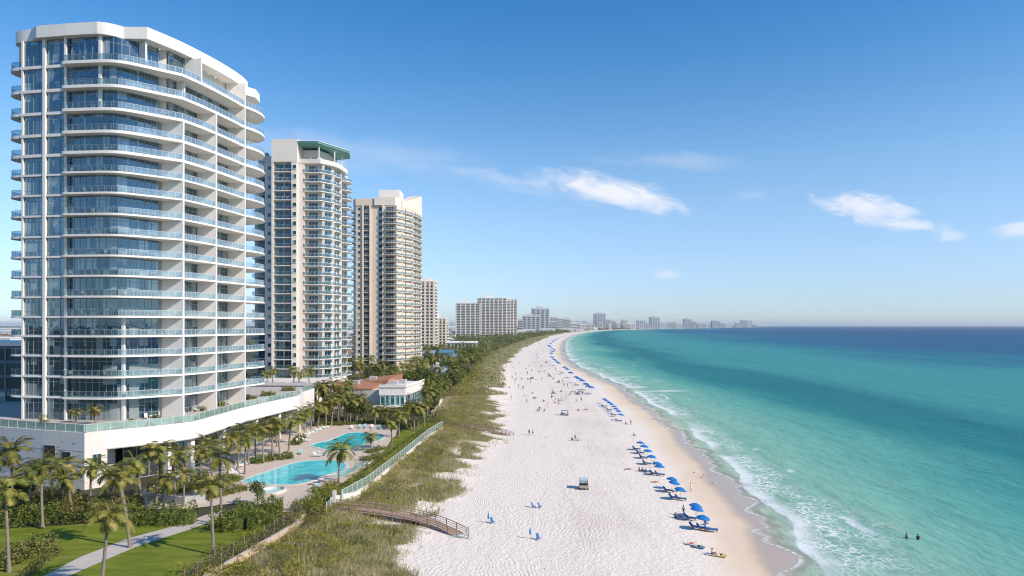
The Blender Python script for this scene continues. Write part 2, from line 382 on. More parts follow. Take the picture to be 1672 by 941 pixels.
# ------------------------------------------------------------------ sea
def m_sea():
    m, nt, out = newmat('sea_water')
    p = wpos(nt); d = nd(nt, 'ShaderNodeAttribute', attribute_name='offshore').outputs['Fac']; dep = nd(nt, 'ShaderNodeAttribute', attribute_name='depth').outputs['Fac']
    sp = nd(nt, 'ShaderNodeSeparateXYZ', [p]).outputs; Y = sp[1]
    # sand bars and weed beds run with the shore: long soft patches whose size grows with the distance out
    mp = nd(nt, 'ShaderNodeMapping', {'Vector': p, 'Scale': (0.020, 0.0042, 1)})
    bar = noise(nt, mp.outputs[0], 1.0, 4, .55, .4)
    mpb = nd(nt, 'ShaderNodeMapping', {'Vector': p, 'Scale': (0.0016, 0.0007, 1)})
    big = noise(nt, mpb.outputs[0], 1.0, 4, .55, .3)
    f = mth(nt, 'POWER', mth(nt, 'DIVIDE', mth(nt, 'MAXIMUM', d, 0.0), 2600.0), 0.38)
    f = mth(nt, 'ADD', f, mth(nt, 'MULTIPLY', mth(nt, 'SUBTRACT', bar, .5), smooth_node(nt, d, 5.0, 60.0, 0.04, 0.12)))
    f = mth(nt, 'ADD', f, mth(nt, 'MULTIPLY', mth(nt, 'SUBTRACT', big, .5), smooth_node(nt, d, 60.0, 500.0, 0.0, .34)), clamp=True)
    r = nd(nt, 'ShaderNodeValToRGB', [f]); cr = r.color_ramp
    stops = [(0.0, (220, 208, 184)), (.055, (188, 198, 168)), (.105, (156, 190, 162)), (.165, (128, 186, 162)), (.205, (92, 168, 152)), (.240, (30, 130, 128)), (.275, (18, 118, 124)),
             (.325, (62, 150, 146)), (.40, (58, 148, 148)), (.45, (34, 122, 138)), (.51, (24, 100, 134)), (.60, (20, 92, 130)), (.75, (16, 82, 124)), (1.0, (16, 76, 118))]
    while len(cr.elements) < len(stops): cr.elements.new(.5)
    for e, (q, c) in zip(cr.elements, stops): e.position = q; e.color = srgb(*c)
    col = r.outputs[0]
    col = mixc(nt, 1.0, col, (.90, .94, .96, 1), 'MULTIPLY')
    # green-yellow weed streaks in the shallows
    mpw = nd(nt, 'ShaderNodeMapping', {'Vector': p, 'Scale': (0.12, 0.035, 1), 'Rotation': (0, 0, 0.25)})
    wd = smooth_node(nt, noise(nt, mpw.outputs[0], 1.0, 4, .6), .58, .74)
    col = mixc(nt, mth(nt, 'MULTIPLY', wd, mth(nt, 'MULTIPLY', smooth_node(nt, d, 2.0, 8.0), smooth_node(nt, d, 50.0, 25.0, 0.0, .35))), col, srgb(150, 178, 112))
    # foam
    yv = nd(nt, 'ShaderNodeCombineXYZ', [0.0, Y, 0.0]).outputs[0]
    w1 = noise(nt, yv, 0.045, 3, .6); w2 = noise(nt, yv, 0.11, 2, .6); w3 = noise(nt, yv, 0.026, 2, .5)
    lace = nd(nt, 'ShaderNodeTexVoronoi', {'Vector': nd(nt, 'ShaderNodeVectorMath', [p, nd(nt, 'ShaderNodeVectorMath', [nd(nt, 'ShaderNodeTexNoise', {'Vector': p, 'Scale': .7, 'Detail': 4.0}).outputs[1], (2.2, 2.2, 0)], operation='MULTIPLY')], operation='ADD'), 'Scale': 0.85}, feature='DISTANCE_TO_EDGE').outputs[0]
    lace = smooth_node(nt, lace, 0.17, 0.02)
    grain = noise(nt, p, 2.2, 5, .75); patch = noise(nt, p, 0.16, 4, .65)
    def band(center, inn, outw, amount):
        q = mth(nt, 'SUBTRACT', d, center)
        rise = smooth_node(nt, q, -inn, -inn * .25); fall = smooth_node(nt, q, outw, outw * .1 if not isinstance(outw, bpy.types.NodeSocket) else mth(nt, 'MULTIPLY', outw, .1))
        return mth(nt, 'MULTIPLY', mth(nt, 'MULTIPLY', rise, fall), amount)
    near = smooth_node(nt, Y, 420.0, 240.0)
    front = mth(nt, 'MULTIPLY_ADD', w1, 7.0, 0.6)
    on1 = smooth_node(nt, w3, .36, .50)
    solid = mth(nt, 'MULTIPLY', band(front, .6, 3.6, on1), smooth_node(nt, mth(nt, 'ADD', grain, mth(nt, 'MULTIPLY', patch, .55)), .54, .80))
    trail = mth(nt, 'MULTIPLY', band(mth(nt, 'ADD', front, 3.0), 5.6, smooth_node(nt, Y, 150.0, 100.0, 7.0, 13.0), mth(nt, 'MULTIPLY_ADD', on1, .7, .3)), mth(nt, 'MULTIPLY', lace, smooth_node(nt, patch, .36, .58)))
    # the second, outer line: short breakers here and there
    mk = nd(nt, 'ShaderNodeMapping', {'Vector': p, 'Scale': (0.055, 0.045, 1)})
    pk = smooth_node(nt, noise(nt, mk.outputs[0], 1.0, 2, .5), .575, .63)
    front2 = mth(nt, 'MULTIPLY_ADD', w2, 9.0, 9.0)
    brk = mth(nt, 'MULTIPLY', mth(nt, 'MULTIPLY', band(front2, .5, 1.8, 1.0), pk), smooth_node(nt, grain, .34, .56))
    # thin hem at the very edge of the wash, with a second fainter one behind it
    hem = mth(nt, 'MULTIPLY', smooth_node(nt, dep, 0.012, 0.03), smooth_node(nt, dep, 0.085, 0.035))
    hem = mth(nt, 'MULTIPLY', hem, smooth_node(nt, mth(nt, 'ADD', grain, mth(nt, 'MULTIPLY', patch, .5)), .58, .82))
    # far off the small breakers run together into thin streaks
    mf = nd(nt, 'ShaderNodeMapping', {'Vector': p, 'Scale': (0.03, 0.085, 1)})
    fs = smooth_node(nt, noise(nt, mf.outputs[0], 1.0, 3, .6), .57, .63)
    fars = mth(nt, 'MULTIPLY', mth(nt, 'MULTIPLY', fs, mth(nt, 'MULTIPLY', smooth_node(nt, d, 0.0, 3.0), smooth_node(nt, d, 38.0, 12.0))), mth(nt, 'MULTIPLY', smooth_node(nt, Y, 230.0, 330.0), smooth_node(nt, Y, 1400.0, 700.0, 0.0, .8)))
    foam = solid
    for q in (trail, brk, hem, fars): foam = mth(nt, 'MAXIMUM', foam, q)
    foam = mth(nt, 'MULTIPLY', foam, .92, clamp=True)
    # waves: small chop close by, stretched along the shore, fading far out where it averages away
    mc = nd(nt, 'ShaderNodeMapping', {'Vector': p, 'Scale': (1.0, 0.42, 1), 'Rotation': (0, 0, 0.12)})
    ch = mth(nt, 'ADD', noise(nt, mc.outputs[0], .42, 4, .62), mth(nt, 'MULTIPLY', noise(nt, mc.outputs[0], .07, 3, .5), 2.2))
    mc2 = nd(nt, 'ShaderNodeMapping', {'Vector': p, 'Scale': (1.0, 0.3, 1), 'Rotation': (0, 0, -.2)})
    ch = mth(nt, 'ADD', ch, mth(nt, 'MULTIPLY', noise(nt, mc2.outputs[0], .02, 3, .5), 3.5))
    bmp = nd(nt, 'ShaderNodeBump', {'Strength': 0.55, 'Distance': 0.75, 'Height': ch})
    tone = mth(nt, 'MULTIPLY_ADD', mth(nt, 'SUBTRACT', noise(nt, mc.outputs[0], .28, 5, .7), .5), .5, .90)
    tc = nd(nt, 'ShaderNodeVectorMath', [col, None], operation='SCALE'); nt.links.new(tone, tc.inputs['Scale'])
    fre = mth(nt, 'MINIMUM', nd(nt, 'ShaderNodeFresnel', [1.33, bmp]).outputs[0], 0.10)
    wsh = nd(nt, 'ShaderNodeMixShader', [fre, nd(nt, 'ShaderNodeBsdfDiffuse', {0: tc, 2: bmp}), nd(nt, 'ShaderNodeBsdfGlossy', {'Color': (1, 1, 1, 1), 'Roughness': .2, 'Normal': bmp})])
    fsh = bsdf(nt, (.80, .82, .82, 1), .9, .1, nd(nt, 'ShaderNodeBump', {'Strength': .6, 'Distance': .15, 'Height': grain}).outputs[0])
    sh = nd(nt, 'ShaderNodeMixShader', [foam, wsh, fsh])
    al = mth(nt, 'MAXIMUM', smooth_node(nt, dep, 0.0, 0.16), foam)
    film = smooth_node(nt, dep, 0.0, 0.03)
    al = mth(nt, 'MULTIPLY', al, film)
    fin = nd(nt, 'ShaderNodeMixShader', [al, nd(nt, 'ShaderNodeBsdfTransparent'), sh])
    nt.links.new(fin.outputs[0], out.inputs[0]); return m
ysq = np.concatenate([[-4000, -1500, -500, -150, -40, 20, 45], np.arange(60, 270, .6), 270 * 1.014 ** np.arange(0, 330)]); ysq = ysq[ysq < 24200]
dsq = np.concatenate([np.arange(-9, 16, .4), 16 * 1.11 ** np.arange(0, 72)]); dsq = dsq[dsq < 26000]
Ys, Ds = np.meshgrid(ysq, dsq, indexing='ij'); Xs = shore_x(Ys) + Ds
lobe = 0.05 * np.sin(Ys / 5.3 + 1.3 * np.sin(Ys / 13.0)) + 0.035 * np.sin(Ys / 2.4 + np.sin(Ys / 9.)) + 0.05 * np.sin(Ys / 31.0 + .6) + 0.025 * np.sin(Ys / 1.1 + 2 * np.sin(Ys / 4))
near_ = 1 - sm(400, 900, Ys)
fr = 0.6 + 4.0
Zs = (0.05 + lobe * near_) * (1 - sm(5, 14, Ds)) 
Zs = Zs + near_ * 0.16 * np.exp(-((Ds - fr - 1.5 * np.sin(Ys / 23.)) / 1.1) ** 2) * (0.5 + 0.5 * np.sin(Ys / 37. + 1)) + near_ * .07 * np.sin(Ds / 2.1 + np.sin(Ys / 11.)) * sm(4, 12, Ds) * (1 - sm(90, 200, Ds))
Sd = -Ds + wob(Ys) * (1 - sm(8, 22, np.abs(Ds)))
dep = np.maximum(Zs - ground_z(Sd, Xs, Ys), -0.2)
sea = link('sea', grid_mesh('sea', Xs, Ys, Zs, m_sea(), {'offshore': Ds - wob(Ys) * (1 - sm(8, 22, np.abs(Ds))), 'depth': dep})); tag(sea, kind='structure')

# ------------------------------------------------------------------ the air between here and the far coast
hz, hnt, hout = newmat('coastal_haze')
vol = nd(hnt, 'ShaderNodeVolumePrincipled', {'Color': (0.82, 0.90, 1.0, 1), 'Density': 4.5e-5, 'Anisotropy': 0.25})
hnt.links.new(vol.outputs[0], hout.inputs['Volume'])
hb = MB(); hb.box((0, 9000, 56), (62000, 36000, 122)); haze = hb.build('haze', hz); tag(haze, kind='stuff')
# ------------------------------------------------------------------ building materials
def m_glass(name, darks, lights, share, refl=0.30, rough=0.03, cell=1.3):
    """coated window glass: rooms and drawn curtains differ from pane to pane behind a mirror-like skin"""
    m, nt, out = newmat(name)
    p = wpos(nt)
    q = nd(nt, 'ShaderNodeVectorMath', [p, (1.0 / cell, 1.0 / cell, 0.27)], operation='MULTIPLY')
    w = nd(nt, 'ShaderNodeTexWhiteNoise', [nd(nt, 'ShaderNodeVectorMath', [q], operation='FLOOR')], noise_dimensions='3D')
    rr = mth(nt, 'FRACT', mth(nt, 'ADD', w.outputs[0], orand(nt)))
    big = noise(nt, p, 0.06, 2, .5)
    c = mixc(nt, rr, darks[0], darks[1])
    c = mixc(nt, smooth_node(nt, mth(nt, 'ADD', mth(nt, 'MULTIPLY', rr, .7), mth(nt, 'MULTIPLY', big, .6)), 1.0 - share, 1.03 - share), c, lights)
    nrm = nd(nt, 'ShaderNodeBump', {'Strength': .06, 'Distance': .3, 'Height': noise(nt, p, .5, 2)}).outputs[0]
    g = nd(nt, 'ShaderNodeBsdfGlossy', {'Color': (.50, .74, .86, 1), 'Roughness': rough, 'Normal': nrm})
    b = bsdf(nt, c, .4, .2)
    fr = mth(nt, 'MULTIPLY_ADD', nd(nt, 'ShaderNodeLayerWeight', [0.35]).outputs[1], .45, refl, clamp=True)
    s = nd(nt, 'ShaderNodeMixShader', [fr, b, g]); nt.links.new(s.outputs[0], out.inputs[0]); return m
def m_clear(name, col, solid, glossy=.10, edge=.5):
    """see-through balustrade glass"""
    m, nt, out = newmat(name)
    t = nd(nt, 'ShaderNodeBsdfTransparent', [col]); d_ = bsdf(nt, tuple(min(1, c * .9) for c in col[:3]) + (1,), .3, .3)
    a = nd(nt, 'ShaderNodeMixShader', [solid, t, d_]); g = nd(nt, 'ShaderNodeBsdfGlossy', {'Color': (1, 1, 1, 1), 'Roughness': .03})
    fr = mth(nt, 'MULTIPLY_ADD', nd(nt, 'ShaderNodeLayerWeight', [0.3]).outputs[1], edge, glossy, clamp=True)
    s = nd(nt, 'ShaderNodeMixShader', [fr, a, g]); nt.links.new(s.outputs[0], out.inputs[0]); return m
M = {}
M['white'] = plain('white_render', (.80, .76, .705), .6, .3, .05, .25, .004, 3, streak=.10)
M['white2'] = plain('soffit_white', (.78, .735, .68), .7, .2, .04, .3)
M['wallwhite'] = plain('podium_render', (.74, .68, .62), .7, .25, .07, .35, .006, 2, streak=.16)
M['metalwhite'] = plain('white_metal', (.72, .73, .73), .4, .4, .05, 2)
M['mull'] = plain('window_metal', (.27, .31, .34), .4, .5, .08, 1)
M['post'] = plain('rail_metal', (.62, .66, .68), .35, .5, .05, 1)
M['glassA'] = m_glass('tower_glass', ((.004, .012, .020, 1), (.010, .048, .070, 1)), (.26, .29, .28, 1), .20, .17)
M['glassB'] = m_glass('shaded_glass', ((.010, .016, .018, 1), (.03, .060, .065, 1)), (.34, .36, .35, 1), .26, .13)
M['glassT'] = m_glass('teal_glass', ((.006, .030, .035, 1), (.014, .075, .080, 1)), (.22, .30, .29, 1), .12, .08, cell=2.2)
M['glassD'] = m_glass('dark_glass', ((.014, .014, .016, 1), (.050, .050, .052, 1)), (.24, .22, .19, 1), .15, .05, cell=2.0)
M['rail'] = m_clear('balustrade_glass', (.74, .86, .90, 1), .12, .07, .4)
M['railthin'] = m_clear('thin_balustrade_glass', (.60, .74, .79, 1), .04, .02, .22)
M['railgreen'] = m_clear('green_balustrade_glass', (.62, .82, .76, 1), .34, .10)
M['floor'] = plain('terrace_paving', (.50, .45, .40), .8, .2, .12, .6)
M['concrete'] = plain('grey_concrete', (.42, .41, .40), .85, .2, .15, .5, .01, 3)

# ------------------------------------------------------------------ the big curved apartment tower
ZT = 11.55                                              # terrace level
_vs = [649.5, 615, 580.5, 548, 516, 483, 449, 416, 382.5, 348, 313.5, 279.5, 246, 212.5, 176, 138, 98]
LEV = [H + (V0 - v) * 130.9 / F for v in _vs]
ROOF0, ROOF1 = 86.0, 88.3
tower = thing('apartment_tower', 'tall white curved tower with blue glass walls and wraparound glass balconies', 'apartment tower', (-82, 148, ZT))
def tp(mb, name, mats, parent=tower):
    o = mb.build(name, mats, parent); par = parent
    off = Vector((0, 0, 0)); q = parent
    while q is not None: off += q.location; q = q.parent
    o.location = -off; return o
# plan lines (x, y): the slab edge and the glass line
E_left = [(-96.6, 142.2), (-98.6, 141.0), (-100.1, 138.8), (-100.2, 136.6), (-98.9, 135.2), (-97.0, 134.7)]
E_front = [(-97.0, 134.6), (-92, 133.7), (-86.9, 133.0)]
E_main = smooth_line([(-86.9, 131.9), (-86.3, 131.35), (-82, 130.9), (-78.6, 130.6), (-76.0, 130.75), (-73.9, 131.75), (-71.6, 133.6), (-66.6, 138.0)], 4)
E_o2 = smooth_line([(-66.6, 138.0), (-65.1, 142.5), (-63.9, 147.2)], 4)
E_o3 = smooth_line([(-63.9, 147.2), (-62.8, 152.5), (-61.9, 158.0)], 4)
E_end = smooth_line([(-61.9, 158.0), (-60.6, 161), (-60.1, 164.5), (-60.9, 168), (-63.2, 170.6), (-66.5, 171.8)], 4)
E_left = smooth_line(E_left, 4); E_front = smooth_line(E_front, 3)
EDGE = E_left + E_front + E_main + E_o2[1:] + E_o3[1:] + E_end[1:] + [(-80, 172), (-97, 172)]
E_mf = [p for p in E_main if p[0] < -75.2]; E_mc = E_main[len(E_mf) - 1:]
GL_L = [(-96.4, 136.4), (-96.4, 134.95), (-91.9, 134.15)]
GL_M = [(-91.2, 134.0), (-86.9, 133.25)]
GL_C = smooth_line([(-86.7, 133.4), (-82, 132.5), (-77.6, 132.4), (-75.6, 133.5), (-73.6, 135.5)], 3) + [(-71.6, 138.2)]
GL_2 = [(-70.0, 139.2), (-68.9, 143.3), (-68.0, 147.2)]
GL_3 = [(-67.8, 148.0), (-66.7, 153.0), (-65.9, 157.8)]
GL_E = [(-66.1, 158.6), (-65.4, 163), (-66.8, 167.5)]
core = [(-96.2, 137.6), (-95.8, 135.4), (-87, 134.0), (-82, 133.1), (-78, 133.2), (-76.2, 134.4), (-74.2, 136.4), (-72.2, 138.9), (-70.6, 139.4), (-69.5, 143.5), (-68.6, 147.4), (-67.3, 153), (-66.5, 158), (-66.1, 163), (-68, 169), (-80, 170), (-96.2, 170)]
b = MB(); b.prism(core, ZT - .3, ROOF0); tp(b, 'core_wall', M['wallwhite'])
for i, z in enumerate(LEV):                             # one slab per storey
    th = 0.36 if i < 12 else 0.56
    b = MB(); b.prism(EDGE, z - th, z); tp(b, 'balcony_slab', M['white'])
def curtain(line, z0, z1, mats, step=1.32):
    b = MB()
    for p, q in zip(line, line[1:]): b.wall(p, q, z0, z1, .05)
    w = tp(b, 'window', mats)
    f = MB(); h = z1 - z0
    for (x, y, a) in walk(line, step): f.box((x, y, (z0 + z1) / 2), (.085, .17, h), a)
    for zz, t in ((z0 + .06, .12), (z0 + h * .26, .06), (z0 + h * .76, .08), (z1 - .08, .16)):
        for p, q in zip(line, line[1:]): f.wall(p, q, zz - t / 2, zz + t / 2, .15)
    tp(f, 'window_frame', M['mull'], w); return w
def railing(line, z, mat, h=1.12, inset=.12, step=1.25, parent=tower, name='balcony_railing', pm='post', pw=.05):
    L = offset_line(line, -inset); b = MB()
    for p, q in zip(L, L[1:]): b.wall(p, q, z + .06, z + h, .02)
    r = tp(b, name, mat, parent); f = MB()
    for (x, y, a) in walk(L, step): f.box((x, y, z + h / 2 + .03), (pw, .06, h - .06), a)
    for p, q in zip(L, L[1:]): f.wall(p, q, z + h, z + h + .05, .07)
    tp(f, 'rail_post', M[pm], r); return r
floors = [ZT] + LEV
for i, z in enumerate(floors):
    top = (LEV[i] - (.36 if i < 12 else .56)) if i < len(LEV) else ROOF0
    for ln, mt in ((GL_L, 'glassA'), (GL_M, 'glassA'), (GL_C, 'glassA'), (GL_2, 'glassB'), (GL_3, 'glassB'), (GL_E, 'glassB')):
        if i == len(LEV) and ln in (GL_3,): continue
        # on the sea side the glass fills only part of each bay, the rest is plain wall
        if ln in (GL_2, GL_3):
            pass
        curtain(ln, z + .02, top, M[mt])
    if i:
        railing(E_left, z, M['railthin'], pm='mull'); railing(E_mf, z, M['railthin'], pm='mull'); railing(E_mc, z, M['rail'])
        railing(E_o2, z, M['rail']); railing(E_o3, z, M['rail']); railing(E_end, z, M['rail'])
# white cross walls between the balconies, columns at the front
for (p, q, top) in (((-66.45, 138.25), (-71.2, 139.0), LEV[14]), ((-63.75, 147.4), (-68.3, 147.7), LEV[15]), ((-61.8, 158.2), (-66.3, 158.5), ROOF0)):
    b = MB(); b.wall(p, q, ZT, top, .38); tp(b, 'partition_wall', M['white'])
for (p, q, z0, z1) in (((-71.9, 134.2), (-75.4, 136.3), LEV[16], ROOF0), ((-67.6, 141.0), (-72, 142.0), LEV[15], LEV[16]), ((-65.0, 143.0), (-70.2, 143.9), LEV[16], ROOF0)):
    b = MB(); b.wall(p, q, z0, z1 - .1, .35); tp(b, 'partition_wall', M['white'])
for (x, y, r, z1) in ((-91.55, 133.78, .38, ROOF0), (-96.55, 134.75, .24, ROOF0), (-86.8, 132.75, .26, ROOF0), (-75.7, 133.0, .36, LEV[4]), (-79.6, 132.05, .34, ROOF0), (-63.1, 160.6, .4, ROOF0), (-98.6, 137.0, .28, ROOF0)):
    z0 = ZT if not (x == -79.6) else LEV[14]
    if x == -98.6: z0 = LEV[16]
    b = MB(); b.box((x, y, (z0 + z1) / 2), (r * 1.5, r * 1.5, z1 - z0), -.15); tp(b, 'column', M['white'])
# ceiling slots of the top storeys: the roof plate with its deep band
roofline = smooth_line([(-98.6, 139.5), (-99.4, 137.5), (-98.8, 135.9), (-96.8, 134.9), (-94.6, 134.4)], 3) + [(-92.6, 132.9), (-86, 131.8), (-79.6, 131.0)] + \
    smooth_line([(-79.6, 131.0), (-78.2, 131.4), (-76.6, 132.5), (-75.9, 133.3)], 3)[1:] + [(-71.3, 133.4)] + smooth_line([(-71.3, 133.4), (-68.3, 139.5), (-65.9, 146.5), (-64.2, 153), (-63.2, 159.5), (-63.3, 163.5)], 4)[1:] + [(-66, 166), (-80, 171), (-97, 171)]
b = MB(); b.prism(roofline, ROOF0, ROOF1)
b.prism([(-63.6, 161.5), (-61.6, 164), (-62.0, 167.8), (-65, 170.5), (-68, 171), (-68, 161.5)], ROOF0 - 1.3, ROOF1 - 1.6)
roof = tp(b, 'roof', M['white'])
b = MB(); b.prism([(-92, 140), (-80, 139), (-76, 146), (-76, 160), (-92, 160)], ROOF1, ROOF1 + 1.4); tp(b, 'plant_room', M['white2'], roof)
for (x, y) in ((-93.5, 134.3), (-86.5, 133.2), (-78, 133.9), (-71.9, 134.6)):
    b = MB(); b.tube([(x, y, ROOF1), (x, y, ROOF1 + .35)], .12, 8); tp(b, 'roof_vent', M['metalwhite'], roof)
f = MB()
for k in range(9):
    t = k / 8; x = -71.5 + 5.0 * t ** .8; y = 138.5 + 18 * t
    f.tube([(x, y, ROOF0 - .03), (x, y, ROOF0 + .01)], .13, 8)
lm, lnt, lout = newmat('downlight_glow'); e_ = nd(lnt, 'ShaderNodeEmission', [(1, .9, .75, 1), 1.6]); lnt.links.new(e_.outputs[0], lout.inputs[0])
tp(f, 'downlight', lm)
# small furniture on the balconies: pale chairs seen through the glass
chair_m = plain('balcony_chair_cloth', (.34, .33, .31), .8, .1, .2, 3)
FURN = [(-85.6, 132.4), (-82.8, 131.7), (-80.9, 131.6), (-78.4, 131.6), (-75.1, 132.6), (-71.2, 135.4), (-69.6, 136.9), (-67.9, 141.8), (-66.7, 144.5), (-66.2, 150.5), (-64.9, 155.5)]

# ------------------------------------------------------------------ the podium it stands on
ZP = 12.3                                               # top of the parapet band
def pp(u, v, z=ZP): return P(u, v, z)
pod = thing('podium_building', 'low white podium with a sweeping curved band and planted roof terrace', 'building', (-80, 150, 2.9))
cor = pp(138, 707)
wl = [pp(-150, 683), pp(-60, 691), pp(0, 697), pp(70, 702.5), cor]
bandl = smooth_line([pp(170, 703.5), pp(240, 697), pp(296, 691), pp(322, 687), pp(360, 676.5), pp(400, 665.5), pp(440, 656.5), pp(470, 650), pp(488, 646.5)], 5)
endw = [pp(488, 646.5), pp(496, 640), pp(513, 634.5)]
back = [(-60, 205), (-118, 205), (-165, 150)]
b = MB(); b.prism(wl + [pp(170, 703.5)] + bandl + endw[1:] + back, 9.1, ZT); tp(b, 'terrace_slab', [M['floor']], pod)
band = wl + bandl + endw[1:]
b = MB()
for p, q in zip(bandl, bandl[1:]): b.wall(p, q, 9.25, ZP, .5, -.24)
tp(b, 'parapet_band', M['white'], pod)
b = MB(); b.wall(wl[0], wl[1], 2.5, ZP, .45, -.2); b.wall(wl[1], wl[2], 2.5, ZP, .45, -.2); b.wall(wl[2], wl[3], 2.5, ZP, .45, -.2); b.wall(wl[3], cor, 2.5, ZP, .45, -.2)
shade_wall = tp(b, 'wall', M['wallwhite'], pod)
e1, e2 = Vector(cor), Vector(pp(170, 703.5)); 
b = MB(); b.wall(cor, e2 + (e2 - e1) * .12, 2.5, ZP, .45, -.2)
b.wall(e2 + (e2 - e1) * .12, (e2.x - 3.4, e2.y + 2.2), 2.5, 9.2, .3, 0); b.wall((e2.x - 3.4, e2.y + 2.2), (e2.x - 1.2, e2.y + 5.2), 2.5, 9.2, .3, 0)
wall2 = tp(b, 'wall', M['wallwhite'], pod)
dirn = (e2 - e1).normalized(); nn = Vector((dirn.y, -dirn.x))
c_ = e1 + (e2 - e1) * .62 + nn * .06; an = math.atan2(dirn.y, dirn.x)
b = MB(); b.box((c_.x, c_.y, 7.6), (1.25, .1, 1.9), an); w = tp(b, 'window', M['glassT'], pod)
f = MB()
for s_ in (-.66, 0, .66): f.box((c_.x + dirn.x * s_, c_.y + dirn.y * s_, 7.6), (.07, .16, 2.0), an)
for z in (6.62, 8.58): f.box((c_.x, c_.y, z), (1.4, .16, .08), an)
tp(f, 'window_frame', M['metalwhite'], w)
dl = (Vector(cor) - Vector(wl[3])).normalized(); nl = Vector((dl.y, -dl.x)); al = math.atan2(dl.y, dl.x)
for (u, v, wd_, hg) in ((82, 740, 2.6, 2.6), (109, 745, 2.1, 1.4)):
    c_ = Vector(wl[3]) + (Vector(cor) - Vector(wl[3])) * ((u - 70) / 68) + nl * .05; zc = H - (v - V0) / F * c_.y
    b = MB(); b.box((c_.x, c_.y, zc), (wd_, .1, hg), al); w = tp(b, 'window', M['glassD'], pod)
    f = MB()
    for s_ in (-wd_ / 2, wd_ / 2): f.box((c_.x + dl.x * s_, c_.y + dl.y * s_, zc), (.08, .14, hg + .1), al)
    for z in (-hg / 2, hg / 2): f.box((c_.x, c_.y, zc + z), (wd_ + .1, .14, .08), al)
    tp(f, 'window_frame', M['mull'], w)
inner = offset_line(bandl, -3.4)
inner = [p for p in inner if p[1] > e2.y + 4.5]
for i in range(0, len(inner) - 1, 5):                   # shop-front glass under the band, one window per bay
    seg = inner[i:i + 6]
    b = MB()
    for p, q in zip(seg, seg[1:]): b.wall(p, q, 2.9, 9.1, .06)
    w = tp(b, 'window', M['glassD'], pod); f = MB()
    for (x, y, a) in walk(seg, 1.9): f.box((x, y, 6.0), (.14, .2, 6.2), a)
    for zz in (3.0, 6.4, 9.0):
        for p, q in zip(seg, seg[1:]): f.wall(p, q, zz - .08, zz + .08, .18)
    tp(f, 'window_frame', M['mull'], w)
for u, v, r in ((283, 692, .8), (320, 687.5, .95), (372, 673, .8), (425, 660, .8), (462, 652, .8)):
    x, y = pp(u, v); b = MB(); b.box((x - 1.3, y + .5, 6.0), (r, r * 1.3, 6.5), 1.3); tp(b, 'column', M['white'], pod)
b = MB()
for p, q in zip(endw, endw[1:]): b.wall(p, q, 2.5, ZP, .6, -.25)
b.wall(endw[0], (endw[0][0] - 4.5, endw[0][1] + .6), 2.5, ZP - 3, .5, 0)
tp(b, 'wall', M['white'], pod)
for k in range(1, 7):                                   # panel joints and scuppers on the shaded wall, door and vents on the lit end
    a = Vector(wl[2]) + (Vector(cor) - Vector(wl[2])) * (k / 7); b = MB(); b.box((a.x + nl.x * .03, a.y + nl.y * .03, 7.4), (.05, .05, 9.6), al); tp(b, 'wall_joint', M['concrete'], pod)
    b = MB(); b.box((a.x + dl.x * .8 + nl.x * .09, a.y + dl.y * .8 + nl.y * .09, 10.6), (.28, .16, .2), al); tp(b, 'scupper', M['mull'], pod)
for z in (5.9, 9.2):
    b = MB(); b.wall(wl[2], wl[3], z, z + .05, .05, .03); b.wall(wl[3], cor, z, z + .05, .05, .03); tp(b, 'wall_joint', M['concrete'], pod)
railing(wl[:4] + [cor], ZP, M['railgreen'], 1.25, .25, 2.3, pod, 'terrace_railing', 'metalwhite', .13)
railing([cor, pp(170, 703.5)] + bandl + endw[1:], ZP, M['railgreen'], 1.25, .25, 2.0, pod, 'terrace_railing', 'post', .07)
# ------------------------------------------------------------------ the towers further up the beach
M['t2'] = plain('pale_grey_render', (.75, .67, .585), .75, .2, .06, .12, streak=.12)
M['t3'] = plain('cream_render', (.74, .61, .48), .75, .2, .06, .12, streak=.12)
M['t4'] = plain('sand_render', (.70, .58, .46), .75, .2, .06, .12, streak=.12)
M['trim'] = plain('light_trim', (.80, .745, .675), .6, .3, .05, .2)
M['trim3'] = plain('cream_trim', (.80, .69, .565), .6, .3, .05, .2)
M['greenroof'] = plain('green_metal_roof', (.13, .34, .31), .4, .4, .1, .4)
def child(mb, name, mats, parent): return tp(mb, name, mats, parent)
class Count:
    """keeps the first hundred of a kind as parts and joins what is left"""
    def __init__(s): s.n = {}; s.rest = {}
    def put(s, mb, name, mats, parent, sub=None):
        s.n[name] = s.n.get(name, 0) + 1
        if s.n[name] <= 98: 
            o = tp(mb, name, mats, parent)
            if sub: tp(sub[0], sub[1], sub[2], o)
        else:
            key = (name, parent.name); r = s.rest.setdefault(key, (MB(), name, [], parent))
            k0 = len(r[0].v)
            for q, mm in ((mb, mats),) + (((sub[0], sub[2]),) if sub else ()):
                if mm not in r[2]: r[2].append(mm)
                b0 = len(r[0].v); r[0].v += q.v; r[0].f += [[b0 + i for i in f] for f in q.f]; r[0].m += [r[2].index(mm)] * len(q.f); r[0].sm += q.sm
    def close(s):
        for mb, name, mats, parent in s.rest.values():
            o = tp(mb, 'further_' + name + '_rows', mats, parent); o['kind'] = 'stuff'
def pane(p, q, t0, t1, z0, z1, glass, frame, sill=None, depth=.06, mull=0):
    """a framed opening on the wall line p->q between fractions t0 and t1"""
    p, q = Vector(p), Vector(q); a, c = p + (q - p) * t0, p + (q - p) * t1
    b = MB(); b.wall(a, c, z0, z1, depth, depth / 2 + .005); f = MB(); L = (c - a).length; d = (c - a).normalized()
    for k in range(mull + 2):
        e = a + d * (L * k / (mull + 1)); f.wall(e - d * .05, e + d * .05, z0, z1, .16, .06)
    f.wall(a - d * .05, c + d * .05, z1, z1 + .12, .2, .06); f.wall(a - d * .08, c + d * .08, z0 - .12, z0, .28, .08)
    return b, (f, 'window_frame', frame)
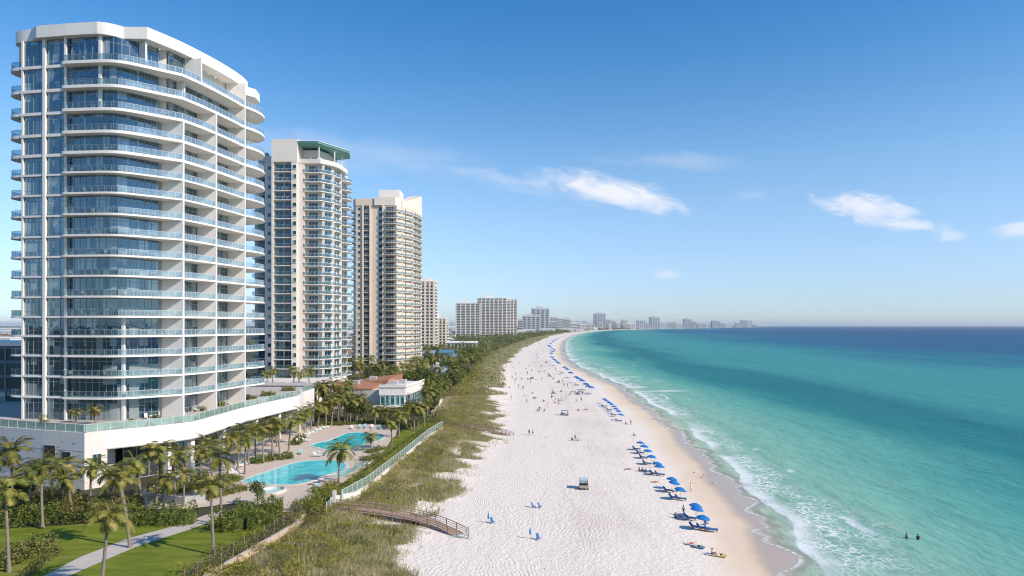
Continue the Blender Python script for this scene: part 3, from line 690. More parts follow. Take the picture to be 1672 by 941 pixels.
def balcony(line, z, depth_line, slabm, railm, postm, th=.24, h=1.1, step=1.6):
    """slab between the outer line and the inner line, with its balustrade"""
    b = MB(); b.prism(list(line) + list(depth_line)[::-1], z - th, z)
    L = offset_line(line, -.1); r = MB()
    for p, q in zip(L, L[1:]): r.wall(p, q, z + .05, z + h, .03)
    r.mi = 1
    for (x, y, a) in walk(L, step): r.box((x, y, z + h / 2), (.07, .08, h), a)
    for p, q in zip(L, L[1:]): r.wall(p, q, z + h, z + h + .07, .09)
    return b, (r, 'balustrade', [railm, postm])
def put_bal(C, bal, parent, slabm):
    b, (r, nm, ms) = bal
    C.n['balcony'] = C.n.get('balcony', 0) + 1
    if C.n['balcony'] <= 98:
        o = tp(b, 'balcony', slabm, parent); tp(r, nm, ms, o)
    else:
        key = ('balcony', parent.name); R = C.rest.setdefault(key, (MB(), 'balcony', [slabm] + ms, parent)); T = R[0]
        b0 = len(T.v); T.v += b.v; T.f += [[b0 + i for i in f] for f in b.f]; T.m += [0] * len(b.f); T.sm += b.sm
        b0 = len(T.v); T.v += r.v; T.f += [[b0 + i for i in f] for f in r.f]; T.m += [1 + k for k in r.m]; T.sm += r.sm

# --- pale grey tower with the green canopy
def tower_green():
    t = thing('apartment_tower', 'pale grey balconied tower with a green canopy over its roof deck', 'apartment tower', (-80, 268, 3), group='high towers along the beach')
    zt, n = 91.2, 24; st = 3.52; z0 = zt - n * st
    body = [(-101, 268), (-93.4, 268), (-93.4, 258), (-90, 258), (-90, 255.4), (-89.3, 255.4), (-89.3, 257.6), (-82.6, 257.6), (-82.6, 255.4), (-80.6, 255.4), (-80.6, 257.2), (-78.2, 257.2), (-78.2, 259.4), (-72.4, 259.4), (-69.4, 263.6), (-68.4, 271), (-68.0, 280), (-70, 290), (-101, 290)]
    b = MB(); b.prism(body, 2.6, zt); tp(b, 'wall', M['t2'], t)
    b = MB(); b.prism([(-90, 258.1), (-90, 255.3), (-80.4, 255.3), (-80.4, 266), (-90, 266)], zt, 99.6); b.prism([(-89.9, 258), (-80.5, 258), (-80.5, 265.9), (-89.9, 265.9)], 99.6, 100.3)
    w = tp(b, 'stair_shaft', M['t2'], t)
    b = MB(); b.prism([(-99, 266), (-93.5, 266), (-93.5, 259), (-90, 259), (-90, 270), (-99, 270)], zt, 94.3); tp(b, 'parapet_wall', M['t2'], t)
    b = MB(); b.box((-96.5, 264, 95.4), (4.5, 2.4, 2.2)); tp(b, 'roof_plant', M['concrete'], t)
    C = Count()
    for i in range(n):
        z = z0 + i * st
        # two dark bays of sliding doors in the recess, each floor with its own long balcony
        if i < n - 1 or True:
            for a, c in ((.06, .46), (.54, .94)):
                b, s = pane((-89.3, 257.55), (-82.6, 257.55), a, c, z + .1, z + 2.9, M['glassT'], M['mull'], mull=1); C.put(b, 'sliding_door', M['glassT'], t, s)
            put_bal(C, balcony([(-89.3, 255.6), (-82.6, 255.6)], z, [(-89.3, 257.5), (-82.6, 257.5)], M['trim'], M['railthin'], M['mull']), t, M['trim'])
        b, s = pane((-93.4, 258), (-90, 258), .30, .72, z + .9, z + 2.3, M['glassT'], M['trim']); C.put(b, 'window', M['glassT'], t, s)
        b, s = pane((-82.6, 255.4), (-80.6, 255.4), .25, .98, z + .9, z + 2.3, M['glassT'], M['trim']); C.put(b, 'window', M['glassT'], t, s)
        # corner rooms and their wrap-round balconies
        b, s = pane((-78.2, 259.4), (-72.4, 259.4), .18, .78, z + .1, z + 2.8, M['glassT'], M['trim'], mull=2); C.put(b, 'sliding_door', M['glassT'], t, s)
        b, s = pane((-72.4, 259.4), (-69.4, 263.6), .15, .85, z + .1, z + 2.8, M['glassT'], M['trim'], mull=1); C.put(b, 'sliding_door', M['glassT'], t, s)
        if i < n:
            line = smooth_line([(-78.9, 257.4), (-78.5, 257.0), (-73.0, 256.9), (-72.0, 257.3), (-68.2, 261.9), (-67.9, 262.8)], 2)
            put_bal(C, balcony(line, z, [(-78.2, 259.3), (-72.4, 259.3), (-69.5, 263.4)], M['trim'], M['railthin'], M['trim']), t, M['trim'])
        for (p, q, a, c) in (((-69.4, 263.6), (-68.4, 271), .12, .46), ((-69.4, 263.6), (-68.4, 271), .56, .92), ((-68.4, 271), (-68.0, 280), .1, .42), ((-68.4, 271), (-68.0, 280), .55, .9)):
            b, s = pane(p, q, a, c, z + .1, z + 2.8, M['glassT'], M['trim'], mull=1); C.put(b, 'sliding_door', M['glassT'], t, s)
        line = smooth_line([(-69.0, 264.6), (-67.6, 265.4), (-67.2, 268), (-67.6, 270.6), (-68.3, 271)], 3)
        put_bal(C, balcony(line, z, [(-69.2, 264.7), (-68.4, 270.9)], M['trim'], M['railthin'], M['trim']), t, M['trim'])
        line = smooth_line([(-68.3, 272.2), (-65.6, 273.2), (-64.9, 276), (-65.6, 279), (-68.0, 280)], 3)
        put_bal(C, balcony(line, z, [(-68.4, 272.4), (-68.0, 279.9)], M['trim'], M['railthin'], M['trim']), t, M['trim'])
        b, s = pane((-101, 268), (-93.4, 268), .2, .95, z + .1, z + 2.9, M['glassT'], M['mull'], mull=3); C.put(b, 'sliding_door', M['glassT'], t, s)
        line = smooth_line([(-101, 265.4), (-97, 263.6), (-94, 264), (-93.5, 264.6)], 3)
        put_bal(C, balcony(line, z, [(-101, 267.9), (-93.5, 267.9)], M['trim'], M['railthin'], M['mull']), t, M['trim'])
    C.close()
    for (x, y) in ((-71.6, 258.9), (-69.2, 264.0), (-68.2, 271.4), (-67.9, 279.9)):
        b = MB(); b.box((x, y, (3 + zt) / 2), (.75, .75, zt - 3)); tp(b, 'pier', M['trim'], t)
    # roof deck with parapet, posts and the green canopy
    dk = smooth_line([(-80.4, 257.2), (-73.0, 257.0), (-71.8, 257.6), (-68.2, 262.2), (-66.9, 268), (-66.6, 276)], 2)
    b = MB()
    for p, q in zip(dk, dk[1:]): b.wall(p, q, zt - .2, zt + 1.5, .25)
    tp(b, 'parapet_wall', M['t2'], t)
    b = MB(); b.prism(dk + [(-72, 284), (-80.4, 284)], zt - .3, zt + .05); tp(b, 'roof_deck', M['trim'], t)
    b = MB(); b.prism([(-80.3, 262), (-74, 262), (-71.5, 268), (-71.5, 280), (-80.3, 280)], zt, 97.2); 
    tp(b, 'penthouse_wall', M['t2'], t)
    for a, c in ((.1, .42), (.55, .9)):
        b, s = pane((-80.3, 262), (-74, 262), a, c, zt + .3, zt + 3.1, M['glassT'], M['trim'], mull=1); o = tp(b, 'sliding_door', M['glassT'], t); tp(s[0], s[1], s[2], o)
    for (x, y) in ((-72.9, 258.0), (-68.6, 264.0), (-67.4, 270.5)):
        b = MB(); b.box((x, y, zt + 3.4), (.4, .4, 6.6)); tp(b, 'canopy_post', M['trim'], t)
    cz = lambda x, y: 99.0 - max(0, (y - 257)) * .035
    b = MB(); cp = [(-80.6, 255.6), (-72.6, 255.6), (-64.0, 268.5), (-65.6, 277), (-80.6, 282)]
    b.prism(cp, lambda x, y: cz(x, y) - .8, cz); tp(b, 'canopy', M['greenroof'], t)
    b = MB(); b.prism(offset_line(cp[:3], .35) + cp[:3][::-1], lambda x, y: cz(x, y) - .14, lambda x, y: cz(x, y) + .03); tp(b, 'canopy_fascia', M['trim'], t)
    b = MB(); b.tube([(-84, 258, 100.3), (-84, 258, 102.3)], .12, 6); tp(b, 'roof_mast', M['concrete'], t)
tower_green()

# --- cream tower with the sloped crown
def tower_cream():
    t = thing('apartment_tower', 'cream balconied tower with a white roof block and swept crown', 'apartment tower', (-72, 400, 3), group='high towers along the beach')
    zt, n = 97.0, 27; st = 3.46; z0 = zt - n * st
    ocean = smooth_line([(-64.6, 381.2), (-62.2, 384.5), (-60, 388.5), (-58, 394), (-56.6, 401), (-55.7, 409), (-55.2, 418)], 3)
    body = [(-90, 388), (-88.5, 384.2), (-87.2, 382), (-83.4, 382), (-83.4, 383.6), (-79.2, 383.6), (-79.2, 382), (-71.6, 382), (-71.6, 381.2)] + ocean + [(-58, 426), (-88, 426)]
    b = MB(); b.prism(body, 2.6, zt); tp(b, 'wall', M['t3'], t)
    C = Count()
    for i in range(n):
        z = z0 + i * st
        b, s = pane((-90, 388), (-88.5, 384.2), .1, .9, z + .6, z + 2.5, M['glassD'], M['trim3']); C.put(b, 'window', M['glassD'], t, s)
        b, s = pane((-87.2, 382), (-83.4, 382), .28, .62, z + .7, z + 2.4, M['glassD'], M['trim3']); C.put(b, 'window', M['glassD'], t, s)
        b, s = pane((-83.4, 383.6), (-79.2, 383.6), .06, .94, z + .05, z + 2.7, M['glassD'], M['mull'], mull=2); C.put(b, 'sliding_door', M['glassD'], t, s)
        put_bal(C, balcony([(-83.4, 381.7), (-79.2, 381.7)], z, [(-83.4, 383.5), (-79.2, 383.5)], M['trim3'], M['railthin'], M['trim']), t, M['trim3'])
        b, s = pane((-79.2, 382), (-71.6, 382), .62, .90, z + .6, z + 2.5, M['glassD'], M['trim3']); C.put(b, 'window', M['glassD'], t, s)
        b, s = pane((-71.6, 381.2), (-64.6, 381.2), .16, .80, z + .05, z + 2.7, M['glassD'], M['trim3'], mull=2); C.put(b, 'sliding_door', M['glassD'], t, s)
        if i > 1: put_bal(C, balcony(smooth_line([(-71.5, 379.6), (-69.5, 379.1), (-66, 379.2), (-63.6, 380.6), (-61.4, 384.2)], 3), z, [(-71.5, 381.1), (-64.6, 381.1), (-62.3, 384.4)], M['trim3'], M['railthin'], M['trim']), t, M['trim3'])
        b, s = pane((-62.2, 384.5), (-60, 388.5), .12, .88, z + .05, z + 2.7, M['glassD'], M['trim3'], mull=1); C.put(b, 'sliding_door', M['glassD'], t, s)
        b, s = pane((-59.85, 389), (-58, 394), .1, .85, z + .05, z + 2.7, M['glassD'], M['trim3'], mull=1); C.put(b, 'sliding_door', M['glassD'], t, s)
        for k0, k1 in ((9, 10), (11, 12), (13, 14), (15, 16)):
            b, s = pane(ocean[k0], ocean[k1], .05, .95, z + .05, z + 2.7, M['glassD'], M['trim3'], mull=1); C.put(b, 'sliding_door', M['glassD'], t, s)
        put_bal(C, balcony(smooth_line([(-61.9, 385.0), (-60.2, 385.6), (-58.2, 389), (-57.0, 393.5), (-57.8, 394.4)], 3), z, [(-62.0, 385.1), (-60, 388.6), (-58.05, 394)], M['trim3'], M['railthin'], M['trim']), t, M['trim3'])
        put_bal(C, balcony(smooth_line([(-57.8, 395.0), (-55.6, 397), (-54.6, 404), (-54.2, 412), (-55.4, 417)], 3), z, [(-57.8, 395.2), (-56.65, 401), (-55.75, 409), (-55.3, 417)], M['trim3'], M['railthin'], M['trim']), t, M['trim3'])
        put_bal(C, balcony(smooth_line([(-91.2, 387.6), (-90.4, 384.4), (-88.4, 381.4), (-87.3, 381.2)], 3), z, [(-90.1, 388), (-88.6, 384.2), (-87.3, 382.1)], M['trim3'], M['railthin'], M['trim']), t, M['trim3'])
    C.close()
    for (x, y) in ((-72.0, 380.9), (-64.3, 380.9), (-61.9, 384.9), (-57.8, 394.6), (-56.3, 403), (-55.4, 413), (-79.3, 381.7), (-83.4, 381.7)):
        b = MB(); b.box((x, y, (3 + zt) / 2), (.8, .8, zt - 3)); tp(b, 'pier', M['trim3'], t)
    b = MB(); b.prism([(-89.5, 385), (-87.5, 381.6), (-72.5, 381.6), (-72.5, 386), (-88, 390)], zt, 100.8); tp(b, 'parapet_wall', M['t3'], t)
    b = MB(); b.prism([(-76.8, 384), (-76.8, 380.9), (-65.2, 380.9), (-62.4, 384.5), (-62.4, 396), (-76.8, 396)], zt, 101.6); tp(b, 'penthouse_wall', M['trim3'], t)
    b = MB(); b.prism([(-77.5, 398), (-65.5, 398), (-65.5, 412), (-77.5, 412)], zt, 109.0); tp(b, 'roof_block', M['trim'], t)
    b = MB(); b.prism(ocean[3:] + [(-63.5, 424), (-63.5, 389)], zt, lambda x, y: 100.5 + max(0, (y - 388)) * .27 + .06 * max(0, x + 62)); tp(b, 'roof_crown', M['trim3'], t)
tower_cream()

# --- banded towers: body, floor bands, window bands, piers
def banded(label, x0, x1, y, z1, group, wallm, glassm, trimm, dep=26, st=3.4, bays=5, roofs=(), notch=True, parts=True, name='apartment_tower'):
    t = thing(name, label, 'apartment tower', ((x0 + x1) / 2, y + dep / 2, 2.9), group=group)
    w = x1 - x0; b = MB(); b.prism([(x0, y), (x1, y), (x1, y + dep), (x0, y + dep)], 2.5, z1); wl = tp(b, 'wall', wallm, t)
    n = int((z1 - 5) / st); bw = w / bays; C = Count()
    for i in range(n):
        z = 4.5 + i * st
        b = MB(); f = MB()
        for k in range(bays):
            a, c = x0 + k * bw + bw * .14, x0 + (k + 1) * bw - bw * .14
            b.wall((a, y), (c, y), z + .15, z + st - .65, .1, .06)
        nd_ = max(2, int(dep / 6.5)); db = dep / nd_
        for k in range(nd_):
            a, c = y + k * db + db * .16, y + (k + 1) * db - db * .16; b.wall((x1, a), (x1, c), z + .15, z + st - .65, .1, .06)
        f.box(((x0 + x1) / 2, y - .5, z), (w + .3, 1.2, .26)); f.box((x1 + .5, y + dep / 2, z), (1.2, dep + .3, .26))
        f.box(((x0 + x1) / 2, y - 1.05, z + .55), (w + .3, .08, .85)); f.box((x1 + 1.05, y + dep / 2, z + .55), (.08, dep + .3, .85))
        C.put(b, 'window_band', glassm, t); C.put(f, 'balcony', trimm, t)
    C.close()
    for k in range(bays + 1):
        b = MB(); b.box((x0 + k * bw, y - .45, z1 / 2 + 1.4), (1.5 if k % 2 else 2.2, 1.6, z1 - 2)); tp(b, 'pier', trimm, t)
    b = MB(); b.box(((x0 + x1) / 2, y + dep / 2, z1 + .5), (w + 1.6, dep + 1.6, 1.0)); rf = tp(b, 'roof', trimm, t)
    for (rx, rw, rh) in roofs:
        b = MB(); b.box((x0 + rx * w, y + dep * .4, z1 + 1 + rh / 2), (rw * w, dep * .5, rh)); tp(b, 'roof_block', trimm, rf)
    return t
gf = 'towers of the far beach front'
banded('slim sandy tower with dense rows of balconies right behind the cream tower', D(680, 690), D(708.5, 690), 690, 74.0, gf, M['t4'], M['glassD'], M['trim3'], 30, 3.3, 4, ((.55, .5, 2.5),))
banded('short cream apartment block beside the slim sandy tower', D(704, 800), D(728, 800), 800, 37.5, gf, M['t3'], M['glassD'], M['trim3'], 26, 3.3, 4, ((.3, .3, 4),))
banded('lower of the twin grey blocks standing behind the palms', D(744.5, 1490), D(783.5, 1490), 1490, 77.5, gf, M['trim'], M['glassD'], M['trim'], 34, 3.6, 5, ((.35, .25, 5),))
banded('taller and wider of the twin grey blocks, with white roof blocks', D(779, 1580), D(827, 1580), 1580, 93.0, gf, M['trim'], M['glassD'], M['trim'], 50, 3.6, 7, ((.4, .22, 8), (.9, .12, 3)))
banded('pale wing at the sea end of the taller twin block', D(827.5, 1600), D(844, 1600), 1600, 90.5, gf, M['trim'], M['glassD'], M['trim'], 30, 3.6, 3, ((.3, .3, 3),))
# --- the skyline round the bay: one mesh each, too small to show parts
def skyblock(u0, u1, v1, d, label, wallm, glassm, cap=0.0, bays=4, cat='apartment tower', name='apartment_tower', group='towers on the skyline round the bay'):
    x0, x1 = D(u0, d), D(u1, d); z1 = H - (v1 - V0) / F * d; w = x1 - x0; dep = w * .7
    b = MB(); b.prism([(x0, d), (x1, d), (x1, d + dep), (x0, d + dep)], 1.0, z1)
    if cap: b.box((x0 + w * .45, d + dep / 2, z1 + cap / 2), (w * .35, dep * .6, cap))
    b.mi = 1; n = max(2, int((z1 - 6) / 7.0)); bw = w / bays
    for k in range(bays):
        for i in range(n):
            z = 5 + i * (z1 - 8) / n; hh = (z1 - 8) / n * .5
            b.wall((x0 + k * bw + bw * .18, d), (x0 + (k + 1) * bw - bw * .18, d), z, z + hh, .5, .3)
            b.wall((x1, d + dep * (k + .2) / bays), (x1, d + dep * (k + .8) / bays), z, z + hh, .5, .3)
    o = b.build(name, [wallm, glassm]); c = Vector(((x0 + x1) / 2, d + dep / 2, 1.0)); o.location = c
    o.data.transform(Matrix.Translation(-c)); return tag(o, label, cat, group)
fw = plain('far_wall_grey', (.58, .57, .56), .8, .2, .06, .01); fb = plain('far_wall_tan', (.64, .57, .49), .8, .2, .06, .01); fl = plain('far_wall_white', (.76, .74, .70), .8, .2, .05, .01)
fg = plain('far_glass', (.10, .12, .14), .3, .5, .1, .02)
sk = [(846, 853, 521, 2050, fb, 0), (853, 882, 515, 2350, fw, 4), (868, 897, 503.5, 2700, fw, 8), (898, 909, 524, 2600, fb, 0), (899, 911, 518, 3000, fw, 0), (911, 918, 519, 3000, fl, 3), (917, 929, 520, 3100, fb, 3),
      (930, 944, 527, 3300, fl, 0), (945, 957, 529, 3500, fl, 0), (956, 969, 528.5, 3600, fb, 0),
      (970.5, 989, 512, 4300, fw, 8), (990, 999, 522, 4450, fb, 4), (1000, 1005, 524, 4700, fw, 0), (1006, 1014, 527, 4800, fl, 0), (1015, 1023.5, 522.5, 4900, fb, 4), (1024, 1038, 528, 5000, fl, 0),
      (1041, 1054, 523, 5200, fw, 4), (1055, 1061, 528.5, 5300, fb, 0), (1062, 1077, 517.8, 5400, fw, 8), (1078, 1090, 526, 5600, fl, 0), (1091, 1103, 526, 5800, fb, 0), (1104, 1116, 528, 6100, fl, 0),
      (1117, 1129, 521, 6300, fw, 8), (1130, 1137, 525, 6500, fw, 0), (1138, 1150, 528, 6800, fb, 0), (1151, 1160, 528.6, 7000, fl, 0), (1163, 1175, 524, 7400, fw, 8), (1176, 1183, 527.5, 7700, fb, 0), (1184, 1193, 529, 8000, fl, 0),
      (1201, 1209, 527.5, 8800, fb, 0), (1210.5, 1219, 523.2, 9200, fw, 6), (1219.8, 1228, 523.2, 9300, fl, 6), (1229, 1236, 530, 9800, fb, 0)]
for i, (u0, u1, v1, d, mw, cap) in enumerate(sk):
    tone = {fw: 'grey', fb: 'tan', fl: 'whitish'}[mw]; size = 'tall' if v1 < 519 else 'mid-height' if v1 < 525 else 'low'
    skyblock(u0, u1, v1, d, f'{size} {tone} block on the bay skyline, {ordw(i + 1)} beyond the twin blocks', mw, fg, cap)
rb_ = random.Random(9); ex = []
for k in range(34):
    u = 905 + 300 * ((k + rb_.random()) / 34); d = 3000 + 6000 * ((u - 905) / 300) ** 1.15 + rb_.uniform(-100, 500); wpx = rb_.uniform(3.5, 8); v1 = 531.2 - rb_.uniform(1.5, 5.5) * (1.0 if u > 960 else 1.6)
    skyblock(u, u + wpx, v1, d, f'little pale block in the low skyline along the bay, {ordw(k + 1)} round the curve', rb_.choice([fl, fl, fb]), fg, 0, 3, group='small blocks of the bay skyline')
# --- low houses inland, seen between and left of the towers
hr = random.Random(5); roofs_ = [plain('red_roof', (.36, .17, .11), .8, .2, .15, .1), plain('grey_roof', (.35, .34, .33), .8, .2, .12, .1), plain('white_roof', (.68, .67, .65), .8, .2, .08, .1)]
def lowhouse(x, y, w, dp, h, label, rm, group='low buildings inland'):
    b = MB(); b.prism([(-w / 2, -dp / 2), (w / 2, -dp / 2), (w / 2, dp / 2), (-w / 2, dp / 2)], 0, h)
    b.mi = 1
    b.add([(-w / 2 - .5, -dp / 2 - .5, h), (w / 2 + .5, -dp / 2 - .5, h), (w / 2 + .5, dp / 2 + .5, h), (-w / 2 - .5, dp / 2 + .5, h), (-w / 4, 0, h + 2.2), (w / 4, 0, h + 2.2)], [(0, 1, 5, 4), (1, 2, 5), (2, 3, 4, 5), (3, 0, 4), (0, 3, 2, 1)])
    b.mi = 2
    k = max(2, int(w / 4))
    for j in range(k):
        for f_ in range(max(1, int(h / 3.2))): b.wall((-w / 2 + w * (j + .25) / k, -dp / 2), (-w / 2 + w * (j + .75) / k, -dp / 2), .9 + f_ * 3.1, 2.4 + f_ * 3.1, .12, .07)
    o = b.build('house', [fl, rm, fg]); o.location = (x, y, 2.9); return tag(o, label, 'building', group)
hn = 0
hw = lambda k: f'{ordw(k)} counting in from the city edge'
for (u, d, w, h, r) in [(2, 900, 40, 10, 2), (8, 1150, 50, 8, 0), (16, 1500, 60, 14, 2), (5, 1900, 80, 16, 2), (20, 2400, 110, 18, 1), (566, 900, 24, 9, 0), (569, 1400, 36, 12, 2), (571, 640, 14, 7, 1), (563, 520, 14, 6, 0), (568, 1900, 40, 14, 2), (570, 2600, 60, 20, 1),
                        (712, 1150, 20, 10, 2), (733, 1250, 24, 10, 0), (738, 1900, 30, 22, 2), (741, 2300, 26, 34, 1), (729, 1750, 30, 16, 0), (735, 1500, 24, 13, 2), (850, 1900, 34, 11, 2), (862, 2200, 50, 13, 2), (893, 2500, 60, 15, 2), (925, 2900, 60, 14, 2), (940, 3150, 70, 13, 1), (962, 3800, 90, 16, 2), (1030, 5200, 90, 18, 2), (730, 1000, 18, 7, 2)]:
    hn += 1; lowhouse(D(u, d), d, w, w * .6, h, f'pale low building with {["red", "grey", "white"][r]} roof among trees, {hw(hn)}', roofs_[r])
# ------------------------------------------------------------------ plants
M['frond'] = leafmat('palm_frond', [(.085, .12, .022), (.19, .22, .042), (.35, .31, .080), (.42, .33, .13)], .45, .5, .35, .22)
M['trunk'] = plain('palm_trunk', (.25, .205, .165), .9, .1, .3, 3.0, .03, 6)
M['bark'] = plain('tree_bark', (.16, .12, .09), .9, .1, .3, 2.0, .03, 5)
M['leaf'] = leafmat('broad_leaf', [(.060, .09, .022), (.12, .155, .036), (.22, .22, .06)], .4, .5, .25, .25)
M['hedge'] = leafmat('hedge_leaf', [(.065, .095, .018), (.15, .185, .032), (.26, .26, .055)], .6, .5, .25, .15)
M['shrub'] = leafmat('garden_shrub_leaf', [(.09, .11, .026), (.22, .215, .055), (.36, .30, .12)], .5, .55, .25, .2)
M['dune1'] = leafmat('dune_shrub_leaf', [(.095, .11, .026), (.25, .255, .045), (.42, .38, .065), (.15, .145, .05), (.34, .325, .06)], .17, .6, .45, 0, .4)
M['dune2'] = leafmat('sea_oat_blade', [(.48, .42, .24), (.32, .31, .12), (.58, .51, .31), (.24, .255, .09), (.43, .39, .20)], .13, .7, .45, 0, .4)
M['wood'] = leafmat('woodland_leaf', [(.095, .115, .036), (.18, .195, .060), (.26, .25, .09)], .05, .6, .2, 0)
def palm_crown(rng, R=2.7, n=24, dead=4):
    V = []
    def quad(a, b, w0, w1, side):
        s0 = side * w0 * .5; s1 = side * w1 * .5
        V.extend([a - s0, a + s0, b + s1, b - s1])
    Z = np.array([0, 0, 1.0])
    for i in range(n + dead):
        az = 2.39996 * i + rng.uniform(-.3, .3); f = i / n
        if i < n: e0 = math.radians(80 - 95 * f ** 1.1 + rng.uniform(-8, 8)); droop = rng.uniform(.9, 1.7) * (1.15 - .5 * f); L = R * rng.uniform(.85, 1.15)
        else: e0 = math.radians(rng.uniform(-65, -40)); droop = .5; L = R * rng.uniform(.5, .75)
        h = np.array([math.cos(az), math.sin(az), 0]); p = np.array([0, 0, .0]) + h * .08; m = 12; pts = [p.copy()]; dirs = []
        for k in range(m):
            e = e0 - droop * ((k + .5) / m) ** 1.3 * 1.25; d = h * math.cos(e) + Z * math.sin(e); dirs.append(d); p = p + d * L / m; pts.append(p.copy())
        side = np.cross(h, Z)
        for k in range(m):
            quad(pts[k], pts[k + 1], .09 * (1 - k / m) + .03, .09 * (1 - (k + 1) / m) + .02, side)
            t = (k + .5) / m
            if t < .14: continue
            ll = R * .30 * math.sin(math.pi * min(1, .22 + t * .74)) ** .7
            for sgn in (-1, 1):
                for q in (0.1, .4, .72):
                    o = pts[k] + (pts[k + 1] - pts[k]) * q
                    dv = side * sgn * .75 + dirs[k] * .62 + Z * (rng.uniform(-.42, -.08)) + rng.normal(size=3) * .07; dv /= np.linalg.norm(dv)
                    wv = np.cross(dv, Z * .6 + dirs[k] * .5); wv /= (np.linalg.norm(wv) + 1e-9)
                    l2 = ll * rng.uniform(.8, 1.1); quad(o, o + dv * l2, .075, .018, wv)
    return np_mesh('palm_crown', np.array(V), 4, M['frond'])
CROWNS = [palm_crown(np.random.default_rng(40 + k), 2.75, 17 + 2 * k, 3 + k) for k in range(4)]
def palm_trunk(rng, lean):
    b = MB(); pts = []; rr = []
    for k in range(11):
        t = k / 10; pts.append((lean * t * t, .15 * lean * math.sin(t * 3), t)); rr.append(.19 * (1 - .40 * t) + (.10 if k == 0 else 0) + .012 * (k % 2))
    b.tube(pts, rr, 8); return b.mesh('palm_trunk', M['trunk'])
TRUNKS = [(palm_trunk(random, l), l) for l in (0.0, .35, -.4, .8)]
NP = [0]
def palm(x, y, z, h, label, group=None, cr=1.0, k=None):
    k = NP[0] if k is None else k; NP[0] += 1
    t = thing('palm_tree', label, 'palm tree', (x, y, z), random.uniform(0, 6.28), group)
    t.rotation_euler = (random.uniform(-.06, .06), random.uniform(-.06, .06), t.rotation_euler[2])
    me, l = TRUNKS[k % 4]; tr = link('trunk', me, t); tr.scale = (1, 1, h)
    c = link('crown', CROWNS[(k * 7 + k // 4) % 4], t, (l, 0, h)); c.scale = (cr,) * 3; c.rotation_euler = (random.uniform(-.12, .12), random.uniform(-.12, .12), random.uniform(0, 6.28)); return t
def palm_px(u, vb, vc, label, group=None, cr=1.0, z=None, k=None):
    if z is None: x, y, z = G(u, vb)
    else: x, y = P(u, vb, z)
    h = (vb - vc) / F * y; return palm(x, y, z, h, label, group, cr, k)
def tree_meshes(rng, R=3.2, Hc=4.5, n=900, leaf=.55):
    lob = rng.normal(size=(9, 3)); lob /= np.linalg.norm(lob, axis=1)[:, None]; lob = lob * np.array([R * .55, R * .55, Hc * .28]) ; lob[:, 2] = lob[:, 2] + Hc * .55
    rad = rng.uniform(.34, .58, 9) * R
    w = rng.integers(0, 9, n); d = rng.normal(size=(n, 3)); d /= np.linalg.norm(d, axis=1)[:, None]
    c = lob[w] + d * (rad[w] * rng.uniform(.55, 1.08, n) ** .6)[:, None] * np.array([1, 1, .8])
    cm = np_mesh('tree_crown', leaf_quads(c, leaf * rng.uniform(.6, 1.3, n), .3, .7, rng), 4, M['leaf'])
    b = MB(); b.tube([(0, 0, -2.4), (.05, 0, -.6), (0, .05, Hc * .45)], [.24, .18, .10], 7)
    for k in range(5): b.tube([(0, 0, -.3 + .2 * k), tuple(lob[k] * .5 + np.array([0, 0, .2])), tuple(lob[k])], [.11, .07, .03], 5)
    return cm, b.mesh('tree_trunk', M['bark'])
TREES = [tree_meshes(np.random.default_rng(70 + k), 3.2, 4.2 + .6 * k, 950) for k in range(3)]
def tree(x, y, z, s, label, group=None, k=0):
    t = thing('tree', label, 'tree', (x, y, z), random.uniform(0, 6.28), group); t.scale = (s * random.uniform(.9, 1.15), s * random.uniform(.9, 1.15), s)
    cm, tm = TREES[k % 3]; a = link('trunk', tm, t, (0, 0, 2.3)); c = link('crown', cm, t, (0, 0, 2.3)); return t
def hedge(pts, w, h, label, mat='hedge', dens=38, leaf=.34, z=None, name='hedge', cat='hedge', wild=.25, group=None):
    """bushy row along ground points: leaf blades over an added dark green box that blocks see-through"""
    Q = [G(u, v) for u, v in pts] if z is None else [P(u, v, z) + (z,) for u, v in pts]
    base = Vector(Q[0]); L = path_len([q[:2] for q in Q]); n = int(dens * L * (w + h) * 1.0) + 80
    rng = np.random.default_rng(int(abs(pts[0][0]) * 7 + pts[0][1]))
    seg = np.array([(q[0], q[1], q[2]) for q in Q]); ln = np.linalg.norm(np.diff(seg[:, :2], axis=0), axis=1); cum = np.concatenate([[0], np.cumsum(ln)])
    t = rng.uniform(0, L, n); i = np.clip(np.searchsorted(cum, t) - 1, 0, len(ln) - 1); f = (t - cum[i]) / np.maximum(ln[i], 1e-6)
    c = seg[i] + (seg[i + 1] - seg[i]) * f[:, None]; dd = (seg[i + 1] - seg[i])[:, :2] / ln[i][:, None]; nn_ = np.stack([dd[:, 1], -dd[:, 0]], 1)
    a = rng.uniform(0, math.pi, n); rr = rng.uniform(.72, 1.08, n)
    bumpy = 1 + wild * np.sin(t * 1.9 + 1.3) * np.sin(t * .7) + wild * .6 * np.sin(t * 4.1)
    ca, sa = np.cos(a), np.sin(a); pw = .6
    sx = np.sign(ca) * np.abs(ca) ** pw * w / 2 * rr * (1 + wild * .4 * np.sin(t * 2.7)); sz = np.abs(sa) ** pw * h * rr * bumpy
    c = c + np.concatenate([nn_ * sx[:, None], sz[:, None]], 1)
    vv = leaf_quads(c, leaf * rng.uniform(.6, 1.3, n), .35, .65, rng)
    b = MB(); b.v = [tuple(p) for p in vv]; b.f = [list(range(4 * k, 4 * k + 4)) for k in range(n)]; b.m = [0] * n; b.sm = [False] * n
    b.mi = 1
    for p, q in zip(Q, Q[1:]): b.wall(p, q, min(p[2], q[2]) - .2, min(p[2], q[2]) + h * .55, w * .42)  # added solid inner box, leaf coloured, closes the gaps between the leaf blades
    o = b.build(name, [M[mat], M['leaf']]); o.data.transform(Matrix.Translation(-base)); o.location = base
    return tag(o, label, cat, group)

